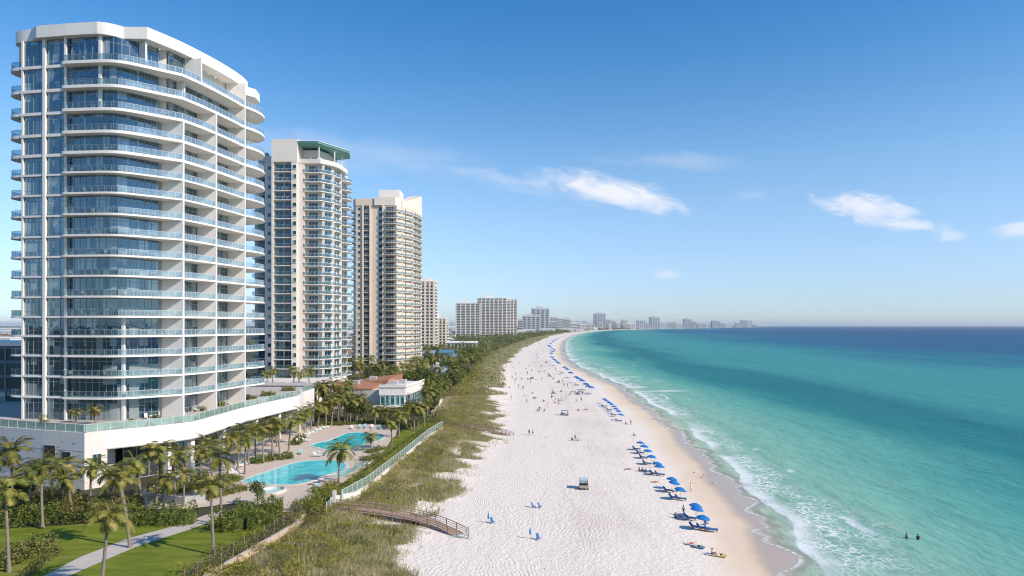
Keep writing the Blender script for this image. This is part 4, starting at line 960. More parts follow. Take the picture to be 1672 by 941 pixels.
# ------------------------------------------------------------------ lawns, paths, pool deck
def m_lawn():
    m, nt, out = newmat('mown_grass'); p = wpos(nt)
    mp = nd(nt, 'ShaderNodeMapping', {'Vector': p, 'Scale': (.25, 1.3, 1), 'Rotation': (0, 0, .45)})
    f = noise(nt, p, 6.0, 4, .7); g = noise(nt, p, .18, 4, .6); k = noise(nt, mp.outputs[0], .8, 2, .5)
    c = mixc(nt, smooth_node(nt, mth(nt, 'ADD', mth(nt, 'MULTIPLY', f, .45), mth(nt, 'MULTIPLY', k, .55)), .33, .68), (.105, .145, .012, 1), (.205, .245, .030, 1))
    c = mixc(nt, smooth_node(nt, g, .52, .72, 0, .6), c, (.23, .225, .055, 1))
    b = bsdf(nt, c, .85, .15, nd(nt, 'ShaderNodeBump', {'Strength': .8, 'Distance': .06, 'Height': noise(nt, p, 9, 3, .7)}).outputs[0]); nt.links.new(b.outputs[0], out.inputs[0]); return m
M['lawn'] = m_lawn()
M['deck'] = plain('pool_paving', (.58, .48, .40), .8, .2, .10, .9, .004, 6)
M['path'] = plain('pale_path', (.52, .46, .42), .85, .2, .10, 1.2, .004, 6)
M['coping'] = plain('pool_coping', (.64, .585, .53), .7, .25, .06, 2)
def flat(name, pts, z, mat, sm_=False, kind='structure'):
    w = [P(u, v, z) for u, v in pts]
    if sm_: w = smooth_line(w, 5, True)
    b = MB(); b.sheet(w, z); return tag(b.build(name, mat), kind=kind)
flat('lawn', [(-160, 1015), (-160, 872), (40, 862), (120, 857), (200, 851), (330, 858), (446, 860), (390, 905), (240, 1015)], 2.95, M['lawn'])
flat('pool_lawn', [(500, 824), (516, 806), (540, 797), (566, 786), (600, 768), (612, 750), (626, 738), (640, 716), (660, 702), (690, 693), (719, 695), (640, 754), (574, 808), (545, 828)], 3.008, M['lawn'])
flat('side_lawn', [(670, 668), (700, 660), (722, 650), (736, 630), (752, 616), (738, 622), (716, 640), (690, 655)], 2.95, M['lawn'])
flat('footpath', [(40, 957), (130, 910), (210, 879), (300, 855), (330, 843), (352, 836), (366, 838), (345, 852), (312, 864), (222, 893), (150, 924), (92, 950), (70, 960)], 2.958, M['path'])
flat('pool_deck', [(215, 830), (235, 800), (300, 770), (345, 752), (395, 730), (440, 712), (480, 700), (520, 688), (580, 690), (632, 693), (648, 703), (642, 728), (622, 750), (602, 772), (560, 793), (522, 808), (496, 836), (425, 836), (382, 822), (300, 832)], 3.0, M['deck'])
def m_pool():
    m, nt, out = newmat('pool_water'); p = wpos(nt)
    v = nd(nt, 'ShaderNodeTexVoronoi', {'Vector': p, 'Scale': .9}, feature='SMOOTH_F1').outputs[0]
    c = mixc(nt, smooth_node(nt, noise(nt, p, .35, 4, .6), .38, .66), (.012, .50, .56, 1), (.06, .68, .70, 1)); c = mixc(nt, smooth_node(nt, v, .45, .1, 0, .25), c, (.25, .75, .76, 1))
    b = bsdf(nt, c, .12, .35, nd(nt, 'ShaderNodeBump', {'Strength': .25, 'Distance': .1, 'Height': noise(nt, p, 1.8, 3)}).outputs[0]); nt.links.new(b.outputs[0], out.inputs[0]); return m
M['pool'] = m_pool()
M['shallow'] = plain('shallow_water', (.30, .60, .60), .15, .4, .2, .8)
def pool(pts, label, mat='pool', name='swimming_pool', cat='swimming pool', cw=.55, z=3.0, raise_=.07):
    w = smooth_line([P(u, v, z) for u, v in pts], 5, True); n = len(w)
    A = sum(w[i][0] * w[(i + 1) % n][1] - w[(i + 1) % n][0] * w[i][1] for i in range(n))
    if A < 0: w = w[::-1]
    c = Vector((sum(p[0] for p in w) / n, sum(p[1] for p in w) / n, z)); t = thing(name, label, cat, c)
    out_ = []; 
    for i in range(n):
        a, b_ = Vector(w[i - 1]), Vector(w[(i + 1) % n]); d = (b_ - a).normalized(); out_.append((w[i][0] + d.y * cw, w[i][1] - d.x * cw))
    b = MB(); b.sheet(w, z + .03); tp(b, 'water', M[mat], t)
    b = MB(); zt = z + raise_
    vs = [(x, y, zt) for x, y in w] + [(x, y, zt) for x, y in out_] + [(x, y, z + .004) for x, y in out_] + [(x, y, z + .012) for x, y in w]
    b.add(vs, [q for i in range(n) for q in ((i, n + i, n + (i + 1) % n, (i + 1) % n), (n + i, 2 * n + i, 2 * n + (i + 1) % n, n + (i + 1) % n), (3 * n + i, i, (i + 1) % n, 3 * n + (i + 1) % n))])
    tp(b, 'coping', M['coping'], t); return t
pool([(398, 787), (415, 778), (445, 768), (478, 757), (508, 752.5), (545, 753), (563, 758), (561, 766), (543, 773), (522, 779), (503, 787), (480, 791.5), (440, 791)], 'larger turquoise pool close to the glass fence, with pale rounded rim')
pool([(506, 728), (520, 723.5), (540, 719), (556, 712), (572, 707), (600, 707.5), (626, 712), (618, 719), (600, 724), (584, 729), (572, 735), (548, 736), (530, 734), (520, 731)], 'second turquoise pool further back, in front of the palms and loungers')
pool([(556, 779), (575, 771), (590, 760), (600, 753), (594, 752), (578, 762), (560, 768), (545, 777)], 'pale shallow splash pool curving beside the larger pool', 'shallow', 'splash_pool', 'splash pool', .25)
pool([(426, 806), (432, 801.5), (450, 798.5), (464, 800), (462, 803.5), (450, 807.5), (436, 808.5)], 'small raised spa tub at the near end of the pool deck', 'shallow', 'spa_tub', 'spa tub', .35, 3.0, .45)
pool([(703, 622), (710, 617.5), (724, 617.5), (727, 620.5), (722, 623.5), (708, 624.5)], 'small turquoise pool beyond the glass pavilion among the trees', 'pool', 'swimming_pool', 'swimming pool', .8, 2.97)

# ------------------------------------------------------------------ walls and fences round the garden
M['peach'] = plain('peach_render', (.60, .44, .33), .8, .2, .12, .8, .01, 3)
M['timber'] = plain('weathered_timber', (.30, .215, .155), .9, .15, .25, 2.0, .01, 8)
M['timber2'] = plain('reddish_timber', (.37, .265, .205), .9, .15, .25, 2.0, .01, 8)
wpts = [G(285, 985), G(352, 941), G(420, 901), G(480, 866), G(496, 850)]
bw_ = thing('garden_wall', 'peach garden wall topped with a vine covered trellis along the lawn', 'wall', wpts[2])
b = MB()
for p, q in zip(wpts, wpts[1:]): b.wall(p, q, 1.6, 3.65, .3)
tp(b, 'wall', M['peach'], bw_)
b = MB()
for p, q in zip(wpts, wpts[1:]): b.wall(p, q, 3.65, 3.75, .42)
tp(b, 'wall_cap', M['path'], bw_)
ln2 = [(p[0], p[1]) for p in offset_line([w_[:2] for w_ in wpts], -.35)]
for (x, y, a) in walk(ln2, 2.2):
    b = MB(); b.box((x, y, 4.2), (.09, .09, 2.5), a); tp(b, 'post', M['timber'], bw_)
rng = np.random.default_rng(3); cs = []
for (x, y, a) in walk(ln2, .06):
    for _ in range(9):
        zz = 3.0 + rng.uniform(0, 2.2) * (1 - .1 * math.sin(x * 2)); cs.append((x + rng.normal() * .16, y + rng.normal() * .16, zz))
tp_o = link('vine_panel', np_mesh('vine_panel', leaf_quads(np.array(cs) - np.array(bw_.location), rng.uniform(.14, .30, len(cs)), .1, .6, rng), 4, leafmat('vine_leaf', [(.10, .095, .05), (.17, .15, .08), (.085, .10, .035)], .9, .7, .2, 0)), bw_)
fpts = [G(558, 822), G(600, 797), G(650, 757), G(700, 714), G(723, 700)]; fpts = [(p[0], p[1], 2.9) for p in fpts]
gfence = thing('glass_fence', 'green glass fence on a white wall between pool lawn and dunes', 'fence', fpts[2])
b = MB()
for p, q in zip(fpts, fpts[1:]): b.wall(p, q, 1.4, 3.55, .28)
tp(b, 'wall', M['wallwhite'], gfence)
fl_ = [p[:2] for p in fpts]
W_ = walk(fl_, 1.9)
for i, (a, c) in enumerate(zip(W_, W_[1:])):
    b = MB(); b.wall(a[:2], c[:2], 3.6, 4.85, .03); tp(b, 'glass_panel', M['railgreen'], gfence)
for (x, y, a) in W_:
    b = MB(); b.box((x, y, 4.22), (.07, .09, 1.35), a); tp(b, 'post', M['post'], gfence)
b = MB()
for p, q in zip(fl_, fl_[1:]): b.wall(p, q, 4.86, 4.92, .07)
tp(b, 'top_rail', M['post'], gfence)
# gate wall and low glass screen at the head of the boardwalk
g0, g1, g2 = P(533, 838, 2.9), P(546, 823, 2.9), P(598, 800, 2.9)
gw = thing('gate_wall', 'white return wall with glass screen at the head of the boardwalk', 'wall', (g1[0], g1[1], 2.9))
b = MB(); b.wall(g1, (g1[0] + 3.2, g1[1] + 3.4), 2.0, 4.1, .25); b.box((g1[0], g1[1], 3.7), (.5, .5, 2.4)); tp(b, 'wall', M['wallwhite'], gw)
b = MB(); b.wall(g0, g1, 2.95, 4.4, .04); tp(b, 'glass_panel', M['railgreen'], gw)
for q in (g0, ((g0[0] + g1[0]) / 2, (g0[1] + g1[1]) / 2)):
    b = MB(); b.box((q[0], q[1], 3.7), (.1, .1, 1.7)); tp(b, 'post', M['metalwhite'], gw)
rw = [G(238, 818), G(300, 825), G(345, 818)]
b = MB()
for p, q in zip(rw, rw[1:]): b.wall(p, q, 2.6, 4.1, .3)
o = b.build('low_wall', M['concrete']); c_ = Vector(rw[0]); o.data.transform(Matrix.Translation(-c_)); o.location = c_; tag(o, 'grey low wall behind the dark hedges below the podium', 'wall')
for k, pts in enumerate(([(725, 636), (717, 644)], [(736, 627.5), (746, 620), (752, 614), (753, 609)], [(760, 603), (770, 591.5)], [(782, 582), (800, 572)], [(722, 654), (711, 668), (706, 676)])):
    Q = [G(u, v) for u, v in pts]; b = MB()
    for p, q in zip(Q, Q[1:]): b.wall(p, q, 2.0, 3.7, .6)
    o = b.build('boundary_wall', M['white']); c_ = Vector(Q[0]); o.data.transform(Matrix.Translation(-c_)); o.location = c_
    tag(o, ['short white wall stub beside the side lawn', 'curved white wall round the far end of the side lawn', 'short white wall length between palms and far dunes', 'long straight white wall farthest up the dunes', 'white wall length just beyond the glass fence corner'][k], 'wall', 'white walls behind the dunes')
# boardwalks
def boardwalk(pts, w, label, mat, rail=.95, step=1.9, name='boardwalk'):
    t = thing(name, label, 'boardwalk', pts[0]); b = MB(); L = [p[:2] for p in pts]
    def zat(x, y):
        best = None
        for p, q in zip(pts, pts[1:]):
            a, c = Vector(p[:2]), Vector(q[:2]); d = c - a; s = max(0, min(1, (Vector((x, y)) - a).dot(d) / d.length_squared)); e = (a + d * s - Vector((x, y))).length
            if best is None or e < best[0]: best = (e, p[2] + (q[2] - p[2]) * s)
        return best[1]
    for (x, y, a) in walk(L, .24): b.box((x, y, zat(x, y)), (.21, w, .05), a)
    tp(b, 'deck', mat, t)
    for s in (-1, 1):
        e = offset_line(L, s * w / 2); f = MB()
        for i, (x, y, a) in enumerate(walk(e, step)):
            z = zat(x, y); g = gz(x, y); b = MB(); b.box((x, y, (z + rail + g - .3) / 2), (.10, .10, z + rail - g + .3), a); tp(b, 'post', mat, t)
        for h_, th in ((rail, .09), (rail * .66, .05), (rail * .34, .05)):
            f = MB(); f.tube([(x, y, zat(x, y) + h_) for x, y, _ in walk(e, step)], th * .8, 5); tp(f, 'handrail', mat, t)
        f = MB(); f.tube([(x, y, zat(x, y) - .1) for x, y, _ in walk(e, step)], .1, 5); tp(f, 'stringer', mat, t)
    return t
bp = [(-26.3, 100.8, 3.1), (-21.5, 100.2, 2.85), (-16.0, 99.0, 2.45), (-12.5, 97.9, 2.05), (-9.3, 96.1, 1.5), (-6.9, 94.0, 1.0)]
boardwalk(bp, 1.8, 'timber boardwalk with handrails crossing the near dunes down to the sand', M['timber2'])
bp = [(724, 694, 3.0), (760, 697, 2.9), (795, 702, 2.2), (836, 713, .95)]
boardwalk([P(u, v, z) + (z,) for u, v, z in bp], 2.2, 'second timber boardwalk from the far fence corner down to the sand', M['timber'], step=2.4)
for k, (v, ua, ub, lab) in enumerate(((646, 722, 812, 'weathered boardwalk crossing the middle dunes near the pavilion pool'), (610, 756, 818, 'dark boardwalk across the dunes beyond the side lawn'), (597, 772, 815, 'farthest dark boardwalk across the narrow dunes'))):
    a, c = P(ua, v, 3.0), P(ub, v + 1.5, 1.2); boardwalk([a + (3.1,), ((a[0] * .4 + c[0] * .6), (a[1] * .4 + c[1] * .6), 2.7), c + (1.15,)], 2.6, lab, M['bark'], step=4.0)
sb = G(755, 880); t = thing('beach_post', 'blue-grey post with a low rail at the foot of the boardwalk', 'post', sb)
b = MB(); b.box((sb[0] + .8, sb[1], sb[2] + .75), (.16, .16, 1.9)); tp(b, 'post', plain('painted_post', (.20, .28, .31), .6, .3, .2, 3), t)
b = MB(); b.tube([(sb[0] - 1.3, sb[1] + .6, sb[2] + .55), (sb[0] + .8, sb[1], sb[2] + .45)], .06, 6); b.tube([(sb[0] - 1.3, sb[1] + .6, sb[2] + .25), (sb[0] + .8, sb[1], sb[2] + .18)], .05, 6); tp(b, 'low_rail', M['railgreen'], t)

# ------------------------------------------------------------------ pavilion and low buildings beside it
pv = thing('pavilion', 'low white pavilion with turquoise glass walls and terracotta roof terraces', 'building', (-42, 232, 2.9))
pA, pB, pC = (-42.0, 215.5), (-33.6, 215.5), (-30.6, 238.0)
zr = 10.4
b = MB(); b.prism([pA, pB, pC, (-42, 244)], zr - 2.5, zr); tp(b, 'roof_band', M['white'], pv)
b = MB(); b.prism([(-41.8, 215.9), (-33.9, 215.9), (-31.0, 238), (-41.8, 243)], 2.6, zr - 2.5); tp(b, 'wall', M['wallwhite'], pv)
teal = m_glass('pavilion_glass', ((.012, .10, .115, 1), (.03, .22, .24, 1)), (.30, .45, .45, 1), .15, .22)
for (p, q, n) in (((-41.6, 215.8), (-34.0, 215.8), 5), ((-33.85, 216.0), (-31.0, 237.6), 8)):
    for k in range(n):
        s, f = pane(p, q, (k + .06) / n, (k + .94) / n, zr - 6.0, zr - 2.7, teal, M['metalwhite'])
        o = tp(s, 'window', teal, pv); tp(f[0], f[1], f[2], o)
b = MB(); b.prism([(-58, 222), (-42.1, 219), (-42.1, 262), (-58, 262)], 2.6, 9.2); tp(b, 'wall', M['wallwhite'], pv)
terra = plain('terracotta_tiles', (.40, .19, .11), .85, .2, .2, .5, .02, 3); 
b = MB(); b.prism([(-60, 222), (-45, 219.5), (-44, 230), (-60, 233)], 9.2, lambda x, y: 9.5 + (y - 219) * .10); b.prism([(-56, 234), (-42, 232), (-42, 262), (-56, 262)], 9.2, lambda x, y: 9.6 + max(0, (x + 56)) * .14); tp(b, 'terracotta_roof', terra, pv)
for (x, y, sx, sy) in ((-39, 224, 3, 3), (-37, 231, 2.4, 4), (-50, 246, 2.5, 2.5), (-52, 228, 2, 3)):
    b = MB(); b.box((x, y, zr + .6), (sx, sy, 1.3)); tp(b, 'roof_plant', M['concrete'], pv)
b = MB(); b.wall((-41.9, 215.3), (-33.4, 215.3), zr, zr + .9, .15); b.wall((-33.4, 215.3), (-30.5, 238), zr, zr + .9, .15); tp(b, 'parapet_wall', M['white'], pv)
b = MB(); b.box((-37, 213.6, 4.6), (13, 3.6, .3)); b.box((-43, 212.2, 3.7), (.3, .3, 1.7)); b.box((-31, 212.2, 3.7), (.3, .3, 1.7)); tp(b, 'porch_canopy', M['white2'], pv)
pk = thing('parking_podium', 'plain white podium at the foot of the pale grey tower', 'building', (-80, 236, 2.9))
b = MB(); b.prism([(-104, 222), (-62.5, 219), (-61, 250), (-104, 250)], 2.6, 10.6); tp(b, 'wall', M['wallwhite'], pk)
b = MB(); b.wall((-104, 221.8), (-62.3, 218.8), 10.6, 11.6, .3); b.wall((-62.3, 218.8), (-60.8, 250), 10.6, 11.6, .3); tp(b, 'parapet_wall', M['white2'], pk)
for k in range(7):
    b = MB(); b.wall((-101 + k * 5.6, 221.5 - k * .4), (-97 + k * 5.6, 221.3 - k * .4), 5.5, 8.8, .2); tp(b, 'opening', M['glassD'], pk)
tb = thing('glass_block', 'low dark teal glass building behind the left balconies of the curved tower', 'building', (-140, 178, 2.9))
b = MB(); b.prism([(-180, 166), (-112, 166), (-112, 190), (-180, 196)], 2.6, 25.0); tp(b, 'wall', plain('slate_blue_wall', (.10, .17, .22), .5, .4, .15, .1), tb)
for i in range(6):
    b = MB(); f = MB(); b.wall((-178, 165.9), (-112.5, 165.9), 4 + i * 3.5, 6.7 + i * 3.5, .1); 
    for k in range(14): f.box((-178 + k * 5, 165.75, 5.3 + i * 3.5), (.2, .25, 2.8))
    w = tp(b, 'window_band', M['glassT'], tb); tp(f, 'window_frame', M['mull'], w)
b = MB(); b.prism([(-181, 165), (-111.4, 165), (-111.4, 191), (-181, 197)], 25.0, 25.8); tp(b, 'roof', M['trim'], tb)
blue = plain('blue_roof', (.10, .24, .36), .6, .3, .15, .2); 
def sidehouse(u0, u1, v0, d, h, label, rm, arch=False):
    x0, x1 = D(u0, d), D(u1, d); zt = H - (v0 - V0) / F * d; t = thing('beach_house', label, 'building', ((x0 + x1) / 2, d + 6, 2.9), group='low houses among the palms')
    b = MB(); b.prism([(x0, d), (x1, d), (x1, d + 14), (x0, d + 14)], 2.5, zt); tp(b, 'wall', M['wallwhite'], t)
    b = MB(); b.prism([(x0 - 1, d - 1), (x1 + 1, d - 1), (x1 + 1, d + 15), (x0 - 1, d + 15)], lambda x, y: zt + .004 + max(0, y - d) * .06, lambda x, y: zt + .5 + max(0, y - d) * .10); tp(b, 'roof', rm, t)
    n = max(2, int((x1 - x0) / 4))
    for k in range(n):
        s, f = pane((x0, d), (x1, d), (k + .2) / n, (k + .8) / n, 3.4, max(4.4, zt - 1.2), M['glassT'], M['trim']); o = tp(s, 'window', M['glassT'], t); tp(f[0], f[1], f[2], o)
    return t
sidehouse(717, 739, 577, 500, 6, 'low house with a flat blue roof among palms beyond the pavilion', blue)
sidehouse(733, 749, 584, 470, 6, 'low house with a green-blue roof in front of the flat blue roof', plain('teal_roof', (.16, .30, .32), .6, .3, .15, .2))
sidehouse(716, 731, 608, 345, 4, 'little house with a pale blue roof beside the far pool', plain('pale_blue_roof', (.35, .48, .55), .6, .3, .1, .3))
sidehouse(730, 778, 560.5, 760, 8, 'long low white hall in front of the twin grey blocks', M['white'])
sidehouse(690, 706, 578, 480, 6, 'low house with a grey-blue roof at the foot of the slim sandy tower', plain('greyblue_roof', (.26, .33, .40), .6, .3, .1, .3))
sidehouse(758, 768, 583, 545, 5, 'small white roofed house beside the far boundary wall', M['white'])
sidehouse(700, 715, 600, 400, 5, 'white roofed poolside cabana row beyond the far pool', M['white'])
# ------------------------------------------------------------------ planting
pl = [(15, 935, 797, 'stout palm at the left edge of the near lawn', 1.15), (70, 864, 762, 'tall slim palm at the lawn edge before the podium wall', 1.1), (165, 968, 838, 'low bushy palm at the near end of the lawn, trunk cut by the picture edge', 1.05),
      (212, 895, 774, 'tall slim palm rising beside the footpath', 1.0), (349, 907, 793, 'tall straight palm on the lawn by the trellis wall', 1.0), (361, 858, 745, 'full headed palm behind the tall straight one by the trellis wall', 1.15),
      (553, 790, 736, 'lone palm leaning over the larger pool', 1.25), (639, 734, 690, 'slim palm on the pool lawn near the second pool', .95), (605, 737, 713, 'small stubby palm in the bed between the two pools', .8)]
for u, vb, vc, lab, cr in pl: palm_px(u, vb, vc, lab, None, cr)
gp = 'palms in the beds below the podium'
for k, (u, vb, vc, cr) in enumerate([(22, 846, 735, 1.25), (-12, 850, 752, 1.2), (50, 842, 772, 1.1), (104, 838, 762, 1.15), (148, 836, 762, 1.0), (183, 834, 772, 1.0), (232, 832, 758, 1.15), (255, 826, 738, 1.1), (285, 818, 742, 1.1), (327, 800, 736, 1.0), (346, 792, 724, 1.0), (300, 828, 772, .9), (200, 842, 780, .9), (118, 846, 782, .9), (268, 840, 784, .9)]):
    palm_px(u, vb, vc, f'palm in the thicket below the podium wall, {ordw(k + 1)} planted there', gp, cr)
gp = 'palms lining the pool deck under the podium'
for k, (u, vb, vc, cr) in enumerate([(372, 778, 716, 1.0), (388, 768, 706, 1.1), (405, 760, 708, .9), (418, 755, 700, .9), (430, 757, 702, 1.1), (445, 752, 692, 1.1), (457, 750, 694, 1.0), (471, 742, 688, 1.15), (488, 726, 682, 1.1), (497, 712, 676, 1.1), (508, 706, 670, 1.2), (519, 702, 664, 1.1), (532, 699, 664, 1.1), (400, 775, 722, .8), (452, 730, 700, .9)]):
    palm_px(u, vb, vc, f'slender palm along the podium side of the pool deck, {ordw(k + 1)} from its near end', gp, cr)
gp = 'palms in front of the pavilion'
for k, (u, vb, vc, cr) in enumerate([(541, 697, 652, 1.2), (553, 694, 648, 1.2), (563, 690, 640, 1.3), (572, 692, 655, 1.1), (583, 690, 650, 1.1), (590, 687, 660, 1.1), (612, 694, 670, .95), (622, 693, 668, .95), (635, 694, 671, .9), (650, 696, 672, .95), (664, 698, 668, 1.0), (671, 702, 666, 1.0), (683, 704, 668, 1.05), (693, 698, 660, 1.1), (697, 686, 640, 1.2), (707, 680, 640, 1.1), (652, 716, 678, 1.0), (676, 704, 664, 1.1), (530, 680, 630, 1.2), (545, 676, 628, 1.2), (519, 672, 632, 1.2), (571, 676, 628, 1.2)]):
    palm_px(u, vb, vc, f'palm in the grove before the pavilion, {ordw(k + 1)} of the grove', gp, cr)
for (u, v, h, cr, lab) in ((156, 693, 2.6, .75, 'short bright palm on the planted podium terrace'), (124, 690, 1.9, .6, 'smallest palm on the podium terrace beside the short bright one')):
    x, y = P(u, v, ZT); palm(x, y, ZT, h, lab, 'terrace plants', cr, 0)
gp = 'palms on the parking podium'
for k, (u, d) in enumerate([(436, 226), (445, 232), (480, 228), (488, 226), (505, 230)]): palm(D(u, d), d, 10.6, 3.4 + .5 * (k % 3), f'short palm on the parking podium roof, {ordw(k + 1)} from the curved tower', gp, 1.0)
# the green belt between the towers and the dunes, tree by tree
rg = random.Random(21); gp = 'mixed trees and palms of the far green belt'; cnt = [0, 0]
solid = [(-104, -58, 216, 264), (-60, -29, 208, 266), (-103, -62, 250, 295), (-94, -52, 376, 430)]
def free(x, y, m=2.0):
    return not any(a - m < x < b + m and c - m < y < d + m for a, b, c, d in solid)
spots = []
for _ in range(4000):
    y = 196 * math.exp(rg.random() * math.log(620 / 196)); s = rg.uniform(71, 160) if y > 270 else rg.uniform(72, 110); x = float(shore_x(y)) - s
    if y < 262 and x > -32 + (y - 200) * .0 and s < 74: continue
    if not free(x, y): continue
    if y < 217 and 596 < U0 + x / y * F < 700: continue
    u, v = U0 + x / y * F, V0 + (H - 2.9) * F / y
    if 696 < u < 734 and 612 < v < 632: continue
    if 715 < u < 752 and 574 < v < 600 and rg.random() < .8: continue
    if any((x - a) ** 2 + (y - b) ** 2 < (3.4 + y * .006) ** 2 for a, b in spots): continue
    spots.append((x, y))
    if len(spots) > 215: break
spots.sort(key=lambda q: q[1])
for k, (x, y) in enumerate(spots):
    if rg.random() < .55: cnt[0] += 1; palm(x, y, 2.9, rg.uniform(5.5, 9.5), f'palm behind the far dunes, {ordw(cnt[0])} up the coast', gp, rg.uniform(1.1, 1.45))
    else: cnt[1] += 1; tree(x, y, 2.6, rg.uniform(.75, 1.35), f'leafy tree behind the far dunes, {ordw(cnt[1])} up the coast', gp, k)
for (u, vb, s_, lab, k) in ((567, 692, 1.15, 'broad bushy tree behind the second pool', 0), (581, 690, .9, 'dark round tree left of the pavilion porch', 1), (596, 689, .7, 'dense dark tree under the pavilion corner', 2), (645, 694, .5, 'low tree before the pavilion glass', 0), (703, 680, .8, 'wide tree hiding the sea end of the pavilion', 1), (704, 668, 1.1, 'wide tree between the pavilion and the side lawn', 2), (30, 838, .8, 'leafy tree against the shaded podium wall', 0), (325, 812, .55, 'small leafy tree beside the grey low wall', 1), (420, 826, .5, 'small twiggy tree by the spa tub', 2)):
    x, y, z = G(u, vb); tree(x, y, z, s_, lab, None, k)
# hedges and shrub beds
for pts, w, h, lab, mt, lf in (
    ([(-30, 862), (40, 856), (100, 851)], 4.5, 2.6, 'tall clipped shrubs along the back of the lawn at the far left', 'hedge', .32), ([(104, 853), (150, 850), (198, 849)], 3.5, 2.2, 'brownish rounded shrubs behind the low bushy palm', 'shrub', .32),
    ([(214, 856), (262, 856), (318, 855)], 3.4, 2.5, 'dark dense hedge between the lawn and the grey low wall', 'hedge', .3), ([(348, 864), (400, 864), (446, 856)], 4.2, 2.4, 'dark rounded hedge at the top corner of the lawn', 'hedge', .3),
    ([(385, 846), (430, 838), (462, 836)], 3.0, 2.2, 'leafy hedge behind the dark rounded one by the deck steps', 'hedge', .32), ([(-40, 842), (40, 836), (120, 836)], 4.5, 2.6, 'loose shrubs under the palms by the shaded wall', 'shrub', .36),
    ([(125, 836), (190, 834), (235, 830)], 3.5, 2.2, 'yellowish shrubs under the palms beside the podium corner', 'shrub', .36), ([(240, 812), (290, 806), (335, 794)], 3.5, 1.6, 'low planted bed below the podium glass', 'shrub', .34),
    ([(342, 800), (372, 790), (386, 784)], 3.0, 1.3, 'low mixed bed at the near end of the loungers', 'hedge', .3), ([(330, 816), (370, 808), (400, 800)], 2.6, 1.2, 'white flowering bed beside the spa tub path', 'shrub', .28),
    ([(408, 758), (438, 751), (478, 748)], 4.6, 1.0, 'round palm bed with bright hedge in the middle of the deck', 'hedge', .28), ([(480, 728), (488, 722), (492, 716)], 2.5, .9, 'narrow hedge strip beside the far loungers', 'hedge', .28),
    ([(486, 838), (505, 830), (534, 820)], 2.6, 1.7, 'square bright hedge by the end of the larger pool lawn', 'hedge', .26), ([(512, 806), (530, 802), (545, 795)], 1.8, 1.0, 'small flower bed at the foot of the larger pool', 'shrub', .26),
    ([(592, 754), (606, 751), (624, 746)], 2.6, .9, 'rounded hedge bed beside the splash pool', 'hedge', .26), ([(600, 741), (612, 738), (624, 734)], 2.0, .8, 'narrow hedge behind the rounded bed', 'hedge', .26),
    ([(510, 697), (535, 694), (562, 695)], 3.0, 1.0, 'green hedge row behind the far loungers', 'hedge', .3), ([(566, 694), (600, 692), (632, 693)], 2.5, .9, 'clipped hedge along the back of the second pool', 'hedge', .3),
    ([(634, 700), (660, 697), (700, 690)], 3.5, 1.1, 'long hedge at the back of the pool lawn', 'hedge', .3), ([(-20, 934), (30, 915), (75, 893)], 3.6, 1.5, 'loose pale shrubs at the left side of the lawn', 'shrub', .3),
    ([(40, 945), (70, 918), (95, 900)], 1.6, .7, 'low pale ferns beside the footpath at the left', 'shrub', .22), ([(558, 800), (600, 770), (650, 733), (705, 696)], .9, .9, 'narrow clipped hedge along the inner side of the glass fence', 'hedge', .22)):
    hedge(pts, w, h, lab, mt, leaf=lf, wild=.12 if 'clipped' in lab or 'square' in lab else .28)
for k, (u, v, w, h, lab) in enumerate(((70, 694, 2.2, 1.6, 'small yellow-green shrub on the podium terrace'), (215, 690, 1.2, .6, 'low shrub at the terrace rail below the corner glass'), (255, 684, 1.8, .6, 'flat planting bed on the terrace beside white loungers'), (330, 671, 2.0, .9, 'bright leafy plant between the cross walls on the terrace'), (385, 659, 1.6, 2.0, 'upright green shrub near the far end of the terrace'), (360, 664, 2.0, 1.4, 'bushy terrace shrub before the second cross wall'), (410, 652, 3.5, 1.0, 'wide bed of shrubs at the far end of the terrace'), (437, 646, 5.0, 1.0, 'broad planting bed beyond the last balcony'), (470, 638, 4.5, 1.1, 'farthest planting bed on the podium terrace'))):
    hedge([(u - w * 2, v + .4), (u, v), (u + w * 2, v - .6)], w, h, lab, 'shrub', 40, .24, ZT, 'terrace_shrub', 'shrub', group='terrace plants')
for k, (x, y, a) in enumerate(walk(offset_line(bandl, -1.5)[2:-2], 5.2)):
    u, v = U0 + x / y * F, V0 + (H - ZT) * F / y; hedge([(u - 4, v + .5), (u, v), (u + 4, v - .5)], 1.3 + .5 * (k % 2), .7 + .35 * (k % 3), f'clipped shrub along the terrace rail, {ordw(k + 1)} from the podium corner', 'hedge' if k % 2 else 'shrub', 60, .24, ZT, 'terrace_shrub', 'shrub', group='terrace plants')
# stuff: dune grass and dune scrub, garden undergrowth, far woodland
def dune_points(n, y0, y1, s0, s1, rng, lo=.0):
    y = y0 * np.exp(rng.random(n) * math.log(y1 / y0)) if y1 / y0 > 4 else rng.uniform(y0, y1, n); s = rng.uniform(s0, s1, n); x = shore_x(y) - s
    k = veg(s, x, y) > rng.uniform(lo, 1, n); k &= ~((y > 94.5) & (y < 101) & (x > -26) & (x < -7) & (rng.random(n) < .55)); return x[k], y[k], s[k]
def blades(x, y, z, ln, wd, rng):
    n = len(x); b0 = np.stack([x, y, z], 1); az = rng.uniform(0, 6.283, n); lean = rng.uniform(.1, .75, n)
    up = np.stack([np.cos(az) * lean, np.sin(az) * lean, np.ones(n)], 1); up = up / np.linalg.norm(up, axis=1)[:, None] * ln[:, None]
    sd = np.stack([-np.sin(az + .6), np.cos(az + .6), np.zeros(n)], 1) * (wd * .5)[:, None]
    return np.stack([b0 - sd, b0 + sd, b0 + up + sd * .25, b0 + up - sd * .25], 1).reshape(-1, 3)
def stuff(name, verts, mat):
    o = link(name, np_mesh(name, verts, 4, mat)); return tag(o, kind='stuff')
rng = np.random.default_rng(5)
